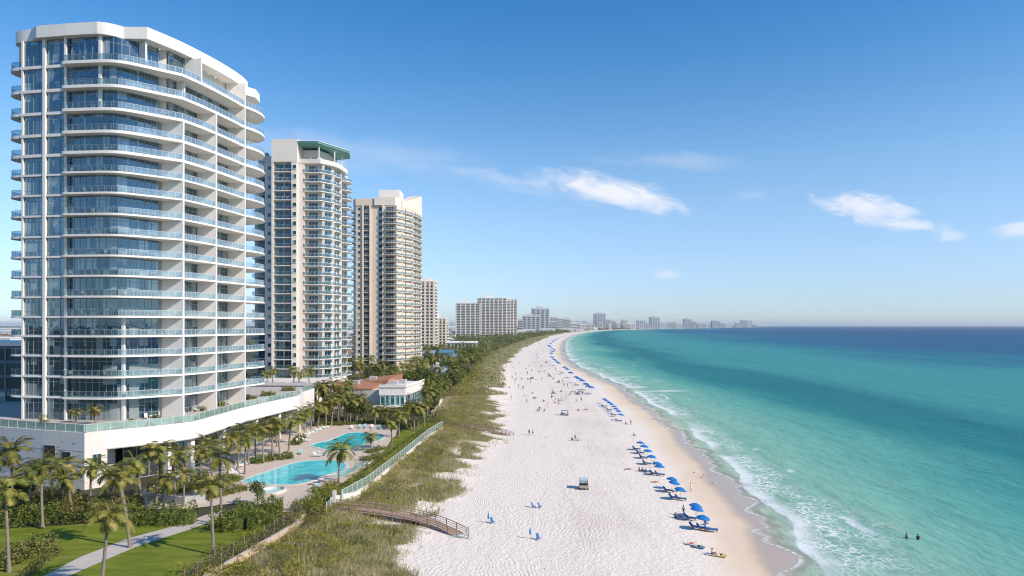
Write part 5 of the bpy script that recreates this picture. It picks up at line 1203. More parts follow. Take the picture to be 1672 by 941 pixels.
x, y, s = dune_points(95000, 60, 280, 44, 69, rng, .05); wgt = rng.random(len(x)) > .55 * sm(58, 65, s); x, y, s = x[wgt], y[wgt], s[wgt]
cl_ = vnoise(x / 1.6, y / 1.6); k = rng.random(len(x)) < .35 + .9 * cl_; x, y, s = x[k], y[k], s[k]
near_v = blades(x, y, ground_z(s, x, y) - .05, rng.uniform(.35, .95, len(x)) * (.7 + .6 * vnoise(x / 3, y / 3)), rng.uniform(.05, .13, len(x)), rng)
x, y, s = dune_points(42000, 280, 1600, 46, 74, rng, .1)
far_v = blades(x, y, ground_z(s, x, y) - .1, rng.uniform(.6, 1.2, len(x)) * np.sqrt(y / 280), rng.uniform(.3, .7, len(x)) * (y / 280) ** .8, rng)
stuff('dune_grass', np.concatenate([near_v, far_v]), M['dune2'])
x, y, s = dune_points(120000, 60, 280, 51, np.where(np.arange(120000) % 2, 69.0, 72.0), rng, .0); wgt = rng.random(len(x)) < sm(52, 60, s + 9 * (vnoise(x / 5, y / 5) - .5)); x, y, s = x[wgt], y[wgt], s[wgt]
k = vnoise(x / 3.1 + 9, y / 3.1) > .26; x, y, s = x[k], y[k], s[k]
hh = (.15 + 1.7 * vnoise(x / 2.6, y / 2.6) ** 1.7) * (.55 + .6 * sm(55, 64, s))
c = np.stack([x, y, ground_z(s, x, y) + hh * rng.uniform(.35, 1.0, len(x))], 1)
v1 = leaf_quads(c, rng.uniform(.14, .34, len(x)), 1.1, .6, rng)
x, y, s = dune_points(26000, 260, 1300, 58, 76, rng, .0); k = rng.random(len(x)) < sm(63, 72, s + 8 * (vnoise(x / 9, y / 9) - .5)); x, y, s = x[k], y[k], s[k]
c = np.stack([x, y, ground_z(s, x, y) + rng.uniform(.1, 1.4, len(x))], 1)
v2 = leaf_quads(c, rng.uniform(.4, .9, len(x)) * (y / 280) ** .7, .5, .6, rng)
stuff('dune_scrub', np.concatenate([v1, v2]), M['dune1'])
n = 60000; y = rng.uniform(170, 640, n); s = rng.uniform(69, 165, n); x = shore_x(y) - s
ok = np.ones(n, bool)
for a, b_, c0, d0 in solid: ok &= ~((x > a - 1) & (x < b_ + 1) & (y > c0 - 1) & (y < d0 + 1))
uu, vv_ = U0 + x / y * F, V0 + (H - 2.9) * F / y
ok &= ~((uu > 698) & (uu < 730) & (vv_ > 612) & (vv_ < 628)); ok &= ~((vv_ > 690) & (uu > 480)); ok &= ~((vv_ > 618) & (vv_ < 668) & (uu > 705 - (vv_ - 618) * .6)); ok &= (x > -60) | (y > 300); ok &= ~((x < -53) & (y < 205))
x, y = x[ok], y[ok]; hh = .3 + 2.6 * vnoise(x / 4, y / 4) ** 1.4
c = np.stack([x, y, 2.9 + hh * rng.uniform(.3, 1, len(x))], 1)
stuff('garden_undergrowth', leaf_quads(c, rng.uniform(.4, .85, len(x)) * np.sqrt(y / 250), .5, .65, rng), M['shrub'])
n = 75000; y = 560 * np.exp(rng.random(n) * math.log(9500 / 560)); s = 70 + 330 * rng.random(n) ** 2.2 * (1 + y / 4000); x = shore_x(y) - s
hh = (3.0 + 8.0 * vnoise(x / 16, y / 16) ** 1.3) * (.5 + .5 * sm(70, 85, s)) * (1 + .25 * sm(1500, 5000, y))
c = np.stack([x, y, 2.9 + hh * rng.uniform(.15, 1, n) ** .7], 1)
w1 = leaf_quads(c, rng.uniform(1.0, 2.0, n) * (y / 600) ** .75, .4, .7, rng)
n = 40000; y = 330 * np.exp(rng.random(n) * math.log(9000 / 330)); u = np.where(rng.random(n) < .5, rng.uniform(-60, 24, n), rng.uniform(550, 760, n)); x = (u - U0) / F * y
k = (shore_x(y) - x > 165) & (free is not None); k &= ~((x > -96) & (x < -50) & (y < 440)); x, y = x[k], y[k]; n = len(x)
c = np.stack([x, y, 2.9 + (2.5 + 9 * vnoise(x / 22, y / 22)) * rng.uniform(.1, 1, n) ** .7], 1)
w2 = leaf_quads(c, rng.uniform(1.2, 2.4, n) * (y / 600) ** .7, .4, .7, rng)
stuff('coastal_woodland', np.concatenate([w1, w2]), M['wood'])
# ------------------------------------------------------------------ people
def m_cloth(name, col): return plain(name, col, .8, .15, .12, 4)
SKIN = [plain('skin_' + n, c, .55, .3, .05, 5) for n, c in (('fair', (.56, .34, .24)), ('tan', (.40, .22, .14)), ('brown', (.22, .115, .07)))]
HAIR = [plain('hair_' + n, c, .6, .3, .1, 20) for n, c in (('dark', (.02, .014, .01)), ('brown', (.09, .05, .025)), ('blond', (.40, .27, .12)))]
CLO = {'navy': m_cloth('navy_cloth', (.02, .03, .09)), 'black': m_cloth('black_cloth', (.012, .012, .014)), 'red': m_cloth('red_cloth', (.42, .04, .04)), 'white': m_cloth('white_cloth', (.70, .69, .67)), 'teal': m_cloth('teal_cloth', (.03, .22, .26)), 'blue': m_cloth('blue_cloth', (.03, .12, .42))}
def body_mesh(name, J, B, skin, hands):
    """one continuous body grown round a skeleton J {joint: (pos, radius)} with bones B; five fingers rooted in each palm"""
    names = list(J); me = bpy.data.meshes.new(name); me.from_pydata([J[k][0] for k in names], [(names.index(a), names.index(b)) for a, b in B], []); o = bpy.data.objects.new(name, me); COL.objects.link(o)
    sk = o.modifiers.new('s', 'SKIN'); sk.use_smooth_shade = True
    for i, k in enumerate(names):
        d = me.skin_vertices[0].data[i]; r = J[k][1]; d.radius = r if hasattr(r, '__len__') else (r, r); d.use_root = (k == 'pelvis')
    ss = o.modifiers.new('u', 'SUBSURF'); ss.levels = 1; ss.render_levels = 1
    dg = bpy.context.evaluated_depsgraph_get(); m2 = bpy.data.meshes.new_from_object(o.evaluated_get(dg)); bpy.data.objects.remove(o)
    b = MB(); b.v = [tuple(v.co) for v in m2.vertices]; b.f = [list(p.vertices) for p in m2.polygons]; b.m = [0] * len(b.f); b.sm = [True] * len(b.f)
    for wrist, palm_, side in hands:
        w, p = Vector(J[wrist][0]), Vector(J[palm_][0]); d = (p - w).normalized(); s = d.cross(Vector((0, 1, 0)) if abs(d.y) < .8 else Vector((1, 0, 0))).normalized(); n = s.cross(d)
        for k, (off, L) in enumerate(((-.030, .055), (-.011, .072), (.009, .078), (.028, .068))):
            a = p + s * off * .9; b.tube([a, a + d * L * .55 + n * .006, a + d * L + n * .022], [.009, .008, .006], 5)
        a = w + d * .03 + s * .03 * side; b.tube([a, a + s * .03 * side + d * .03, a + s * .035 * side + d * .06 + n * .01], [.011, .010, .007], 5)
    h = Vector(J['head'][0]); up = (h - Vector(J['neck'][0])).normalized(); fw = Vector(J['face'][0]) if 'face' in J else Vector((0, -1, 0))
    return b, h, up
def make_pose(kind):
    J = {}; j = lambda k, p, r: J.__setitem__(k, (p, r))
    if kind == 'stand' or kind == 'walk':
        st = .26 if kind == 'walk' else 0.0
        j('pelvis', (0, 0, .95), (.15, .11)); j('waist', (0, 0, 1.10), (.125, .095)); j('chest', (0, -.01, 1.30), (.155, .11)); j('neck', (0, 0, 1.48), .055); j('head', (0, -.015, 1.62), (.085, .10)); j('top', (0, -.01, 1.70), .07)
        for s, n in ((1, 'l'), (-1, 'r')):
            f = st * s
            j('sho' + n, (.175 * s, 0, 1.41), .062); j('elb' + n, (.235 * s, f * .5 + .02, 1.14), .042); j('wri' + n, (.25 * s, f * .9 - .07, .90), .028); j('pal' + n, (.25 * s, f - .09, .83), (.038, .02))
            j('hip' + n, (.10 * s, -f * .1, .88), .095); j('kne' + n, (.105 * s, -f * .7 - .03, .49), .058); j('ank' + n, (.105 * s, -f + .01, .09), .036); j('toe' + n, (.115 * s, -f - .14, .035), .032)
    elif kind == 'sit':
        j('pelvis', (0, 0, .14), (.15, .12)); j('waist', (0, .05, .30), (.125, .095)); j('chest', (0, .07, .50), (.155, .11)); j('neck', (0, .04, .69), .055); j('head', (0, .01, .83), (.085, .10)); j('top', (0, .01, .91), .07)
        for s, n in ((1, 'l'), (-1, 'r')):
            j('sho' + n, (.175 * s, .06, .62), .062); j('elb' + n, (.27 * s, .10, .36), .042); j('wri' + n, (.24 * s, -.10, .24), .028); j('pal' + n, (.22 * s, -.17, .22), (.038, .02))
            j('hip' + n, (.10 * s, -.08, .13), .095); j('kne' + n, (.13 * s, -.46, .40), .058); j('ank' + n, (.12 * s, -.62, .05), .036); j('toe' + n, (.13 * s, -.78, .035), .032)
    else:
        j('pelvis', (0, 0, .12), (.15, .10)); j('waist', (0, .16, .12), (.125, .09)); j('chest', (0, .36, .13), (.155, .10)); j('neck', (0, .54, .13), .055); j('head', (0, .68, .13), (.085, .09)); j('top', (0, .77, .13), .07)
        for s, n in ((1, 'l'), (-1, 'r')):
            j('sho' + n, (.175 * s, .46, .12), .062); j('elb' + n, (.28 * s, .22, .07), .042); j('wri' + n, (.30 * s, -.03, .06), .028); j('pal' + n, (.30 * s, -.10, .05), (.038, .02))
            j('hip' + n, (.10 * s, -.07, .11), .095); j('kne' + n, (.12 * s, -.47, .13 + .10 * (s > 0)), .058); j('ank' + n, (.12 * s, -.88, .06), .036); j('toe' + n, (.14 * s, -.93, .17), .032)
    B = [('pelvis', 'waist'), ('waist', 'chest'), ('chest', 'neck'), ('neck', 'head'), ('head', 'top')]
    for n in 'lr': B += [('chest', 'sho' + n), ('sho' + n, 'elb' + n), ('elb' + n, 'wri' + n), ('wri' + n, 'pal' + n), ('pelvis', 'hip' + n), ('hip' + n, 'kne' + n), ('kne' + n, 'ank' + n), ('ank' + n, 'toe' + n)]
    return J, B
POSES = {}
for kind in ('stand', 'walk', 'sit', 'lie'):
    J, B = make_pose(kind); b, hd, up = body_mesh('body_' + kind, J, B, None, (('wril', 'pall', -1), ('wrir', 'palr', 1)))
    face = Vector((0, -1, 0)) if kind != 'lie' else Vector((0, 0, 1)); sx = Vector((1, 0, 0))
    nz = hd + face * .095; b.ell(nz, (.013, .02, .02) if kind != 'lie' else (.013, .02, .02), 6, 4)
    for s in (-1, 1): b.ell(hd + sx * .088 * s, (.014, .022, .03), 6, 4)
    bodies = [b.mesh('body', s_) for s_ in SKIN]
    hb_ = MB(); c = hd - face * .022 + up * .035; hb_.ell(c, (.098, .105, .105), 10, 7); hairs = [hb_.mesh('hair', h_) for h_ in HAIR]
    hp, wa = Vector(J['pelvis'][0]), Vector(J['waist'][0]); tr = MB(); shirt = MB()
    tr.tube([wa + (wa - hp) * .05, hp, hp + (hp - wa) * .15], [.142, .172, .165], 12)
    for n in 'lr':
        a, k = Vector(J['hip' + n][0]), Vector(J['kne' + n][0]); tr.tube([a, a + (k - a) * .45], [.112, .098], 9)
    ch, nk = Vector(J['chest'][0]), Vector(J['neck'][0]); shirt.tube([hp + (wa - hp) * .6, wa, ch, ch + (nk - ch) * .6], [.15, .145, .172, .10], 12)
    for n in 'lr':
        a, k = Vector(J['sho' + n][0]), Vector(J['elb' + n][0]); shirt.tube([a + (ch - a) * .2, a + (k - a) * .55], [.078, .062], 8)
    POSES[kind] = (bodies, hairs, {q: tr.mesh('swim_shorts', m) for q, m in CLO.items()}, {q: shirt.mesh('shirt', m) for q, m in CLO.items()})
pn = [0]
def person(u, v, kind, label, rz=0.0, bottom='navy', shirt=None, skin=0, hair=0, group=None, pos=None, sc=.95):
    x, y, z = G(u, v) if pos is None else pos
    t = thing('person', label, 'person', (x, y, z), rz, group); t.scale = (sc,) * 3; bd, hr, tr, shm = POSES[kind]
    link('body', bd[skin], t); link('hair', hr[hair], t); link('swim_shorts', tr[bottom], t)
    if shirt: link('shirt', shm[shirt], t)
    return t
# ------------------------------------------------------------------ beach furniture
M['umb'] = plain('blue_canvas', (.018, .165, .47), .75, .2, .10, 3)
M['cush'] = plain('blue_cushion', (.02, .16, .43), .8, .2, .12, 3)
M['polew'] = plain('pale_wood_pole', (.52, .42, .30), .7, .2, .1, 4)
M['lframe'] = plain('brown_lounger_frame', (.20, .13, .085), .8, .2, .15, 4)
M['tire'] = plain('rubber', (.02, .02, .022), .8, .2, .1, 5)
def umbrella_canopy():
    b = MB(); R = 1.12; n = 8; rings = 5; vs = [(0, 0, .46)]
    for i in range(1, rings + 1):
        t = i / rings
        for j in range(n * 3):
            a = 2 * math.pi * j / (n * 3); rib = 1.0 if j % 3 == 0 else .965
            vs.append((R * t * rib * math.cos(a), R * t * rib * math.sin(a), .46 * (1 - t ** 1.9) - (0 if j % 3 == 0 else .02 * t)))
    m = n * 3; fs = [(0, 1 + j, 1 + (j + 1) % m) for j in range(m)]
    for i in range(rings - 1): fs += [(1 + i * m + j, 1 + (i + 1) * m + j, 1 + (i + 1) * m + (j + 1) % m, 1 + i * m + (j + 1) % m) for j in range(m)]
    k = 1 + (rings - 1) * m; vs += [(x * 1.0, y * 1.0, z - .14) for x, y, z in vs[k:k + m]]; e = 1 + rings * m; fs += [(k + j, e + j, e + (j + 1) % m, k + (j + 1) % m) for j in range(m)]
    b.add(vs, fs, False); b.ell((0, 0, .50), (.05, .05, .05), 6, 4); return b.mesh('canopy', M['umb'])
CAN = umbrella_canopy(); pb = MB(); pb.tube([(0, 0, -.4), (0, 0, 2.38)], .028, 6); POLE = pb.mesh('pole', M['polew'])
rb = MB()
for j in range(8):
    a = 2 * math.pi * j / 8; rb.tube([(0, 0, .40), (1.08 * math.cos(a), 1.08 * math.sin(a), -.03)], .012, 4)
RIBS = rb.mesh('rib_frame', M['polew'])
def umbrella(x, y, label, tilt=(0, .16), group='open blue umbrellas near the water', sc=.9):
    t = thing('beach_umbrella', label, 'umbrella', (x, y, gz(x, y)), random.uniform(0, .8), group); t.scale = (sc,) * 3
    link('pole', POLE, t); c = link('canopy', CAN, t, (0, 0, 1.98)); c.rotation_euler = (tilt[0] + random.uniform(-.05, .05), tilt[1] + random.uniform(-.05, .05), 0); r = link('rib_frame', RIBS, c); return t
def lounger_meshes(cm, fm):
    f = MB()
    for s in (-1, 1): f.box((.31 * s, 0, .30), (.05, 1.95, .07)); f.box((.31 * s, -.8, .14), (.05, .07, .30)); f.box((.31 * s, .55, .14), (.05, .07, .30))
    for k in range(9): f.box((0, -.85 + k * .16, .34), (.62, .08, .025))
    bk = MB(); bk.box((0, .72, .56), (.62, .06, .80), 0, (-.72, 0)); c = MB(); c.box((0, -.27, .40), (.58, 1.35, .09)); c.box((0, .70, .62), (.58, .09, .85), 0, (-.72, 0))
    a = [MB() for _ in range(2)]
    return f.mesh('frame', fm), bk.mesh('backrest', fm), c.mesh('cushion', cm)
LB = lounger_meshes(M['cush'], M['lframe']); LW = lounger_meshes(M['white2'], M['metalwhite']); LT = lounger_meshes(M['railgreen'] if False else plain('aqua_cushion', (.25, .50, .52), .8, .2, .1, 3), M['metalwhite']); LG = lounger_meshes(plain('green_towel', (.03, .30, .16), .8, .2, .1, 3), M['metalwhite'])
def lounger(x, y, z, rz, label, ms, group=None):
    t = thing('sun_lounger', label, 'sun lounger', (x, y, z), rz, group)
    for n_, m_ in zip(('frame', 'backrest', 'cushion'), ms): link(n_, m_, t)
    return t
ul = [(1148, 866, 'nearest open blue umbrella on the sand, over the dark blue loungers'), (1138, 851, 'blue umbrella tucked just behind the nearest one'), (1136, 845, 'highest of the three blue umbrellas in the nearest cluster'),
      (1111, 817, 'large blue umbrella at the near end of the second cluster'), (1101, 805, 'blue umbrella in the middle of the second cluster'), (1097, 799, 'blue umbrella at the back of the second cluster'),
      (1077, 777, 'blue umbrella above the seated group on the sand'), (1073, 772, 'blue umbrella partly hidden behind the one by the seated group'), (1064, 760, 'blue umbrella at the near end of the loose row of four'), (1058, 750, 'second of the loose row of four blue umbrellas'), (1052, 742, 'third of the loose row of four blue umbrellas'), (1046, 736, 'farthest of the loose row of four blue umbrellas')]
pts = []
for u, v, lab in ul: x, y, z = G(u, v); umbrella(x, y, lab); pts.append((x, y))
mid = [(1014, 687), (1010, 681), (1006, 677), (1003, 673), (999, 669), (995, 666), (991, 663), (987, 660)]
far_ = [(966, 643), (961, 641), (957, 637), (951, 631), (946, 628), (941, 625), (932, 617), (926, 611), (922, 608), (912, 600), (908, 597), (905, 594), (901, 590), (900, 583), (903, 580), (905, 577), (901, 574), (898, 571), (896, 569), (899, 565), (903, 562), (905, 560), (908, 558), (912, 556), (917, 553.5), (922, 551.6)]
for k, (u, v) in enumerate(mid): x, y, z = G(u, v); umbrella(x, y, f'blue umbrella in the tight row by the water, {ordw(k + 1)} from its near end', group='open blue umbrellas near the water')
for k, (u, v) in enumerate(far_):
    x, y, z = G(u, v); umbrella(x, y, f'distant blue umbrella along the waterline, {ordw(k + 1)} beyond the tight row', group='distant blue umbrellas up the beach', sc=1.0 + min(.8, y / 900))
ln_ = 0
for (x, y), nn_ in zip(pts, (3, 1, 0, 2, 1, 0, 2, 0, 1, 1, 1, 1)):
    for k in range(nn_):
        ln_ += 1; xx = x - .9 + k * .95; yy = y + .5 - .5 * k; lounger(xx, yy, gz(xx, yy), 1.05 + .12 * k, f'dark blue cushioned lounger under the near umbrellas, {ordw(ln_)} counted away from the viewer', LB, 'blue loungers under the umbrellas')
for k, (u, v) in enumerate(mid[:-1:2]):
    x, y, z = G(u - 4, v + 1.5); lounger(x, y, z, 1.1, f'blue lounger beside the tight umbrella row, {ordw(k + 1)} from its near end', LB, 'blue loungers under the umbrellas')
for k, (u, v) in enumerate(far_[:14:2]):
    x, y, z = G(u - 4, v + 1.2); lounger(x, y, z, 1.2, f'blue lounger among the distant umbrellas, {ordw(k + 1)} going up the beach', LB, 'blue loungers under the umbrellas')
# blue beach chairs and folded umbrellas on the open sand
def chair_meshes():
    s = MB(); s.box((0, -.05, .30), (.52, .5, .06)); bk = MB(); bk.box((0, .30, .66), (.52, .06, .80), 0, (-.32, 0)); f = MB()
    for q in (-1, 1): f.tube([(.27 * q, -.32, 0), (.27 * q, -.28, .46), (.27 * q, .25, .46)], .022, 5); f.tube([(.27 * q, .34, 0), (.27 * q, .1, .3)], .022, 5)
    return s.mesh('seat', M['cush']), bk.mesh('backrest', M['cush']), f.mesh('frame', M['lframe'])
CH = chair_meshes()
def chair(u, v, rz, label, group='blue chairs on the open sand'):
    x, y, z = G(u, v); t = thing('beach_chair', label, 'beach chair', (x, y, z), rz, group); t.scale = (.82,) * 3
    for n_, m_ in zip(('seat', 'backrest', 'frame'), CH): link(n_, m_, t)
fm = MB(); fm.tube([(0, 0, .75), (0, 0, .85), (0, 0, 1.2), (0, 0, 1.9), (0, 0, 2.1)], [.05, .15, .19, .10, .03], 10); FOLD = fm.mesh('canopy', plain('blue_canvas_faded', (.03, .18, .48), .8, .2, .12, 4)); fp = MB(); fp.tube([(0, 0, -.3), (0, 0, 2.2)], .03, 6); FPOLE = fp.mesh('pole', M['polew'])
def folded(u, v, label, sc=.74):
    x, y, z = G(u, v); t = thing('folded_umbrella', label, 'umbrella', (x, y, z), 0, 'folded blue umbrellas'); t.scale = (sc,) * 3; t.rotation_euler = (random.uniform(-.06, .06), random.uniform(-.06, .06), 0); link('canopy', FOLD, t); link('pole', FPOLE, t)
folded(797, 854, 'folded blue umbrella standing near the boardwalk foot'); folded(866, 880, 'folded blue umbrella beside a chair, nearest the viewer')
chair(804, 855, .6, 'dark folding chair next to the folded umbrella near the boardwalk'); chair(879, 882, .5, 'blue chair beside the folded umbrella nearest the viewer'); chair(871, 829, 1.2, 'taller looking blue chair of the pair in the middle of the sand'); chair(882, 830, 1.0, 'lower blue chair of the pair in the middle of the sand')
TOW = {}
for n_, c_ in (('white', (.66, .64, .62)), ('striped', (.45, .16, .12)), ('blue', (.06, .22, .42)), ('yellow', (.62, .46, .12))):
    b = MB(); b.box((0, 0, .02), (.85, 1.75, .035)); b.box((0, .78, .055), (.5, .16, .07)); TOW[n_] = b.mesh('beach_towel', m_cloth(n_ + '_towel', c_))
def towel(u, v, rz, label, c, group='towels on the sand'):
    x, y, z = G(u, v, .06); t = link('beach_towel', TOW[c]); t.location = (x, y, z); t.rotation_euler = (0, 0, rz); return tag(t, label, 'towel', group)
# the two lying groups closest to the viewer
towel(1128, 889, 1.0, 'pale towel under the sunbather lying closest to the umbrellas', 'white'); towel(1140, 894, 1.0, 'blue towel under the second lying sunbather', 'blue'); towel(1164, 906, 1.2, 'pale towel under the pair at the near right of the sand', 'white'); towel(1175, 908, 1.2, 'yellow towel beside the pair at the near right of the sand', 'yellow')
person(1128, 889, 'lie', 'person in red swimwear lying on a pale towel near the umbrellas', 1.9, 'red', None, 0, 1, pos=None); person(1140, 893.5, 'lie', 'person in dark swimwear lying on a blue towel', 1.9, 'black', None, 1, 0)
person(1163, 906, 'sit', 'person sitting up on the pale towel at the near right', 1.2, 'navy', None, 1, 0); person(1176, 907.5, 'lie', 'person lying on the yellow towel at the near right', 1.8, 'navy', 'white', 0, 1)
w1 = P(1480, 880, 0); w2 = P(1499, 881.5, 0)
person(0, 0, 'stand', 'person standing waist deep in the sea, farther from shore marker of the two, arms down', .4, 'black', None, 2, 0, 'waders', (w1[0], w1[1], -.78)); bpy.context.view_layer.update()
person(0, 0, 'stand', 'person in a dark top standing waist deep in the sea, right of the other', -.5, 'black', 'navy', 2, 0, 'waders', (w2[0], w2[1], -.84))
person(1128, 803, 'stand', 'person standing by the water side of the second umbrella cluster', .8, 'white', 'white', 0, 2)
person(1103, 846, 'sit', 'person sitting in the shade left of the nearest umbrellas', 2.2, 'navy', 'teal', 1, 0); person(1111, 848, 'sit', 'person in a light blue shirt sitting left of the nearest umbrellas', 2.6, 'white', 'blue', 0, 1); person(1116, 842, 'walk', 'person walking up to the nearest umbrella cluster', 1.8, 'black', 'white', 1, 0)
person(1049, 770, 'sit', 'person in blue sitting in the group beside the loose umbrella row', 1.9, 'navy', 'blue', 0, 0); person(1055, 772, 'sit', 'person in teal sitting in the group beside the loose umbrella row', 2.4, 'teal', 'teal', 1, 1); person(1044, 770, 'sit', 'person in dark clothes sitting at the left of that seated group', 1.4, 'black', 'black', 2, 0); person(1025, 767, 'lie', 'person lying alone left of the seated group', 1.7, 'black', None, 1, 0)
person(1070, 788, 'lie', 'person stretched out below the loose umbrella row', 1.6, 'red', None, 0, 1); person(1035, 712, 'sit', 'person sitting alone between the two umbrella rows', 1.3, 'navy', 'navy', 1, 0); person(1022, 693, 'sit', 'person sitting just below the tight umbrella row', 1.4, 'black', 'black', 0, 1); person(1030, 694, 'stand', 'person standing just below the tight umbrella row', 2.0, 'navy', None, 1, 0)
person(864, 711, 'stand', 'person in black standing by the far boardwalk end', .3, 'black', 'black', 0, 0); person(870, 711, 'walk', 'person in white walking by the far boardwalk end', 1.1, 'navy', 'white', 1, 1); person(934, 719, 'sit', 'person sitting in the small group on the middle sand', .6, 'navy', 'navy', 0, 0); person(939, 720, 'stand', 'person standing in the small group on the middle sand', .9, 'blue', 'black', 1, 1); person(943, 720, 'sit', 'person in a white top sitting in the small group on the middle sand', 2.0, 'red', 'white', 0, 2)
person(1152, 857, 'sit', 'person sitting on the loungers under the nearest umbrella', 2.0, 'blue', 'blue', 0, 0); person(1105, 803, 'sit', 'person sitting under the second umbrella cluster', 2.0, 'navy', 'white', 0, 1); person(1068, 764, 'walk', 'person walking past the loose umbrella row', 2.8, 'red', None, 0, 1)
bird = MB(); bird.ell((0, 0, .22), (.09, .2, .09), 8, 5); bird.ell((0, -.2, .32), (.05, .06, .05), 6, 4); bird.tube([(0, -.25, .32), (0, -.33, .30)], [.015, .004], 4); bird.tube([(.03, 0, .2), (.03, 0, 0)], .01, 4); bird.tube([(-.03, 0, .2), (-.03, 0, 0)], .01, 4); bird.tube([(0, .15, .22), (0, .34, .20)], [.05, .01], 5)
BIRD = bird.mesh('seagull', plain('gull_feathers', (.6, .6, .6), .8, .1, .1, 8))
for k, (u, v) in enumerate(((1149, 780), (1166, 791), (1137, 772), (892, 716))):
    x, y, z = G(u, v); o = link('seagull', BIRD); o.location = (x, y, z); o.scale = (1.5,) * 3; o.rotation_euler = (0, 0, k * 1.3); tag(o, ['gull standing on the wet sand', 'gull at the edge of the wash', 'gull on the dry sand above the wet strip', 'bird standing alone on the middle sand'][k], 'bird')
# the many small groups further up the beach
rg = random.Random(77)
far_people = [(858, 647), (873, 650), (872, 652), (860, 659), (878, 672), (881, 672), (889, 672), (895, 664), (955, 669), (958, 670), (944, 671), (941, 658), (902, 638), (927, 633), (932, 643), (939, 645), (943, 645), (946, 645), (841, 627), (847, 634), (832, 635), (854, 637), (843, 620), (852, 620), (862, 620), (871, 619), (896, 615), (868, 606), (861, 612), (842, 614), (836, 617), (907, 606), (838, 600), (826, 599), (817, 617), (864, 600), (847, 592), (872, 593), (851, 585), (876, 580), (831, 585), (849, 574), (886, 574), (892, 592), (907, 653), (906, 658), (912, 658), (913, 625), (901, 652), (916, 656),
              (864, 577), (858, 568), (872, 566), (881, 563), (868, 560), (884, 569), (878, 586), (884, 600), (890, 607), (919, 626), (921, 632), (935, 640), (951, 646), (858, 603), (880, 610), (866, 626), (885, 622), (904, 619), (917, 640), (949, 656), (924, 652), (888, 656), (870, 643), (835, 652)]
far_people.sort(key=lambda q: -q[1])
for k, (u, v) in enumerate(far_people):
    kind = rg.choice(['stand', 'sit', 'sit', 'walk', 'lie', 'stand'])
    person(u, v, kind, f'{dict(stand="standing", sit="sitting", walk="walking", lie="lying")[kind]} beachgoer far up the sand, {ordw(k + 1)} going away', rg.uniform(0, 6.28), rg.choice(list(CLO)), rg.choice([None, 'navy', 'black', 'teal', 'white', 'blue']), rg.choice([0, 0, 1, 2]), rg.choice([0, 0, 1, 2]), 'beachgoers far up the sand', sc=1.05 + .3 * min(1, (660 - v) / 80 if v < 660 else 0))
tk = 0
for (u, v) in [(903, 648), (909, 651), (917, 655), (913, 659), (906, 654), (930, 645), (950, 647), (936, 633), (929, 634), (876, 620), (866, 614), (914, 612), (884, 607), (898, 602), (948, 640), (957, 645)]:
    tk += 1; towel(u, v, rg.uniform(0, 3), f'small towel among the far beach groups, {ordw(tk)} going away', rg.choice(['blue', 'striped', 'white', 'striped']))
# dark pop-up shelters among the far groups
tm = MB(); tm.add([(-1, -1, 0), (1, -1, 0), (1, 1, 0), (-1, 1, 0), (0, .3, 1.3)], [(0, 1, 4), (1, 2, 4), (2, 3, 4), (3, 0, 4), (0, 3, 2, 1)]); TENT = tm.mesh('sun_shelter', plain('shelter_cloth', (.16, .17, .19), .7, .2, .15, 3))
tent_spots = [(912, 625), (892, 593), (904, 643), (944, 644), (898, 615), (868, 619), (899, 573), (903, 585)]
for k, (u, v) in enumerate(tent_spots): x, y, z = G(u, v); o = link('sun_shelter', TENT); o.location = (x, y, z); o.rotation_euler = (0, 0, k * .8); tag(o, f'small dark pop-up shelter on the far sand, {ordw(k + 1)} counted in no row' if False else f'small dark pop-up shelter on the sand, {["beside a far standing group", "just left of the distant umbrellas", "in the crowd before the tight row", "behind the tight umbrella row", "left of the far towels", "on the open far sand", "by the farthest umbrellas", "near the bend of the beach"][k]}', 'shelter', 'pop-up shelters')
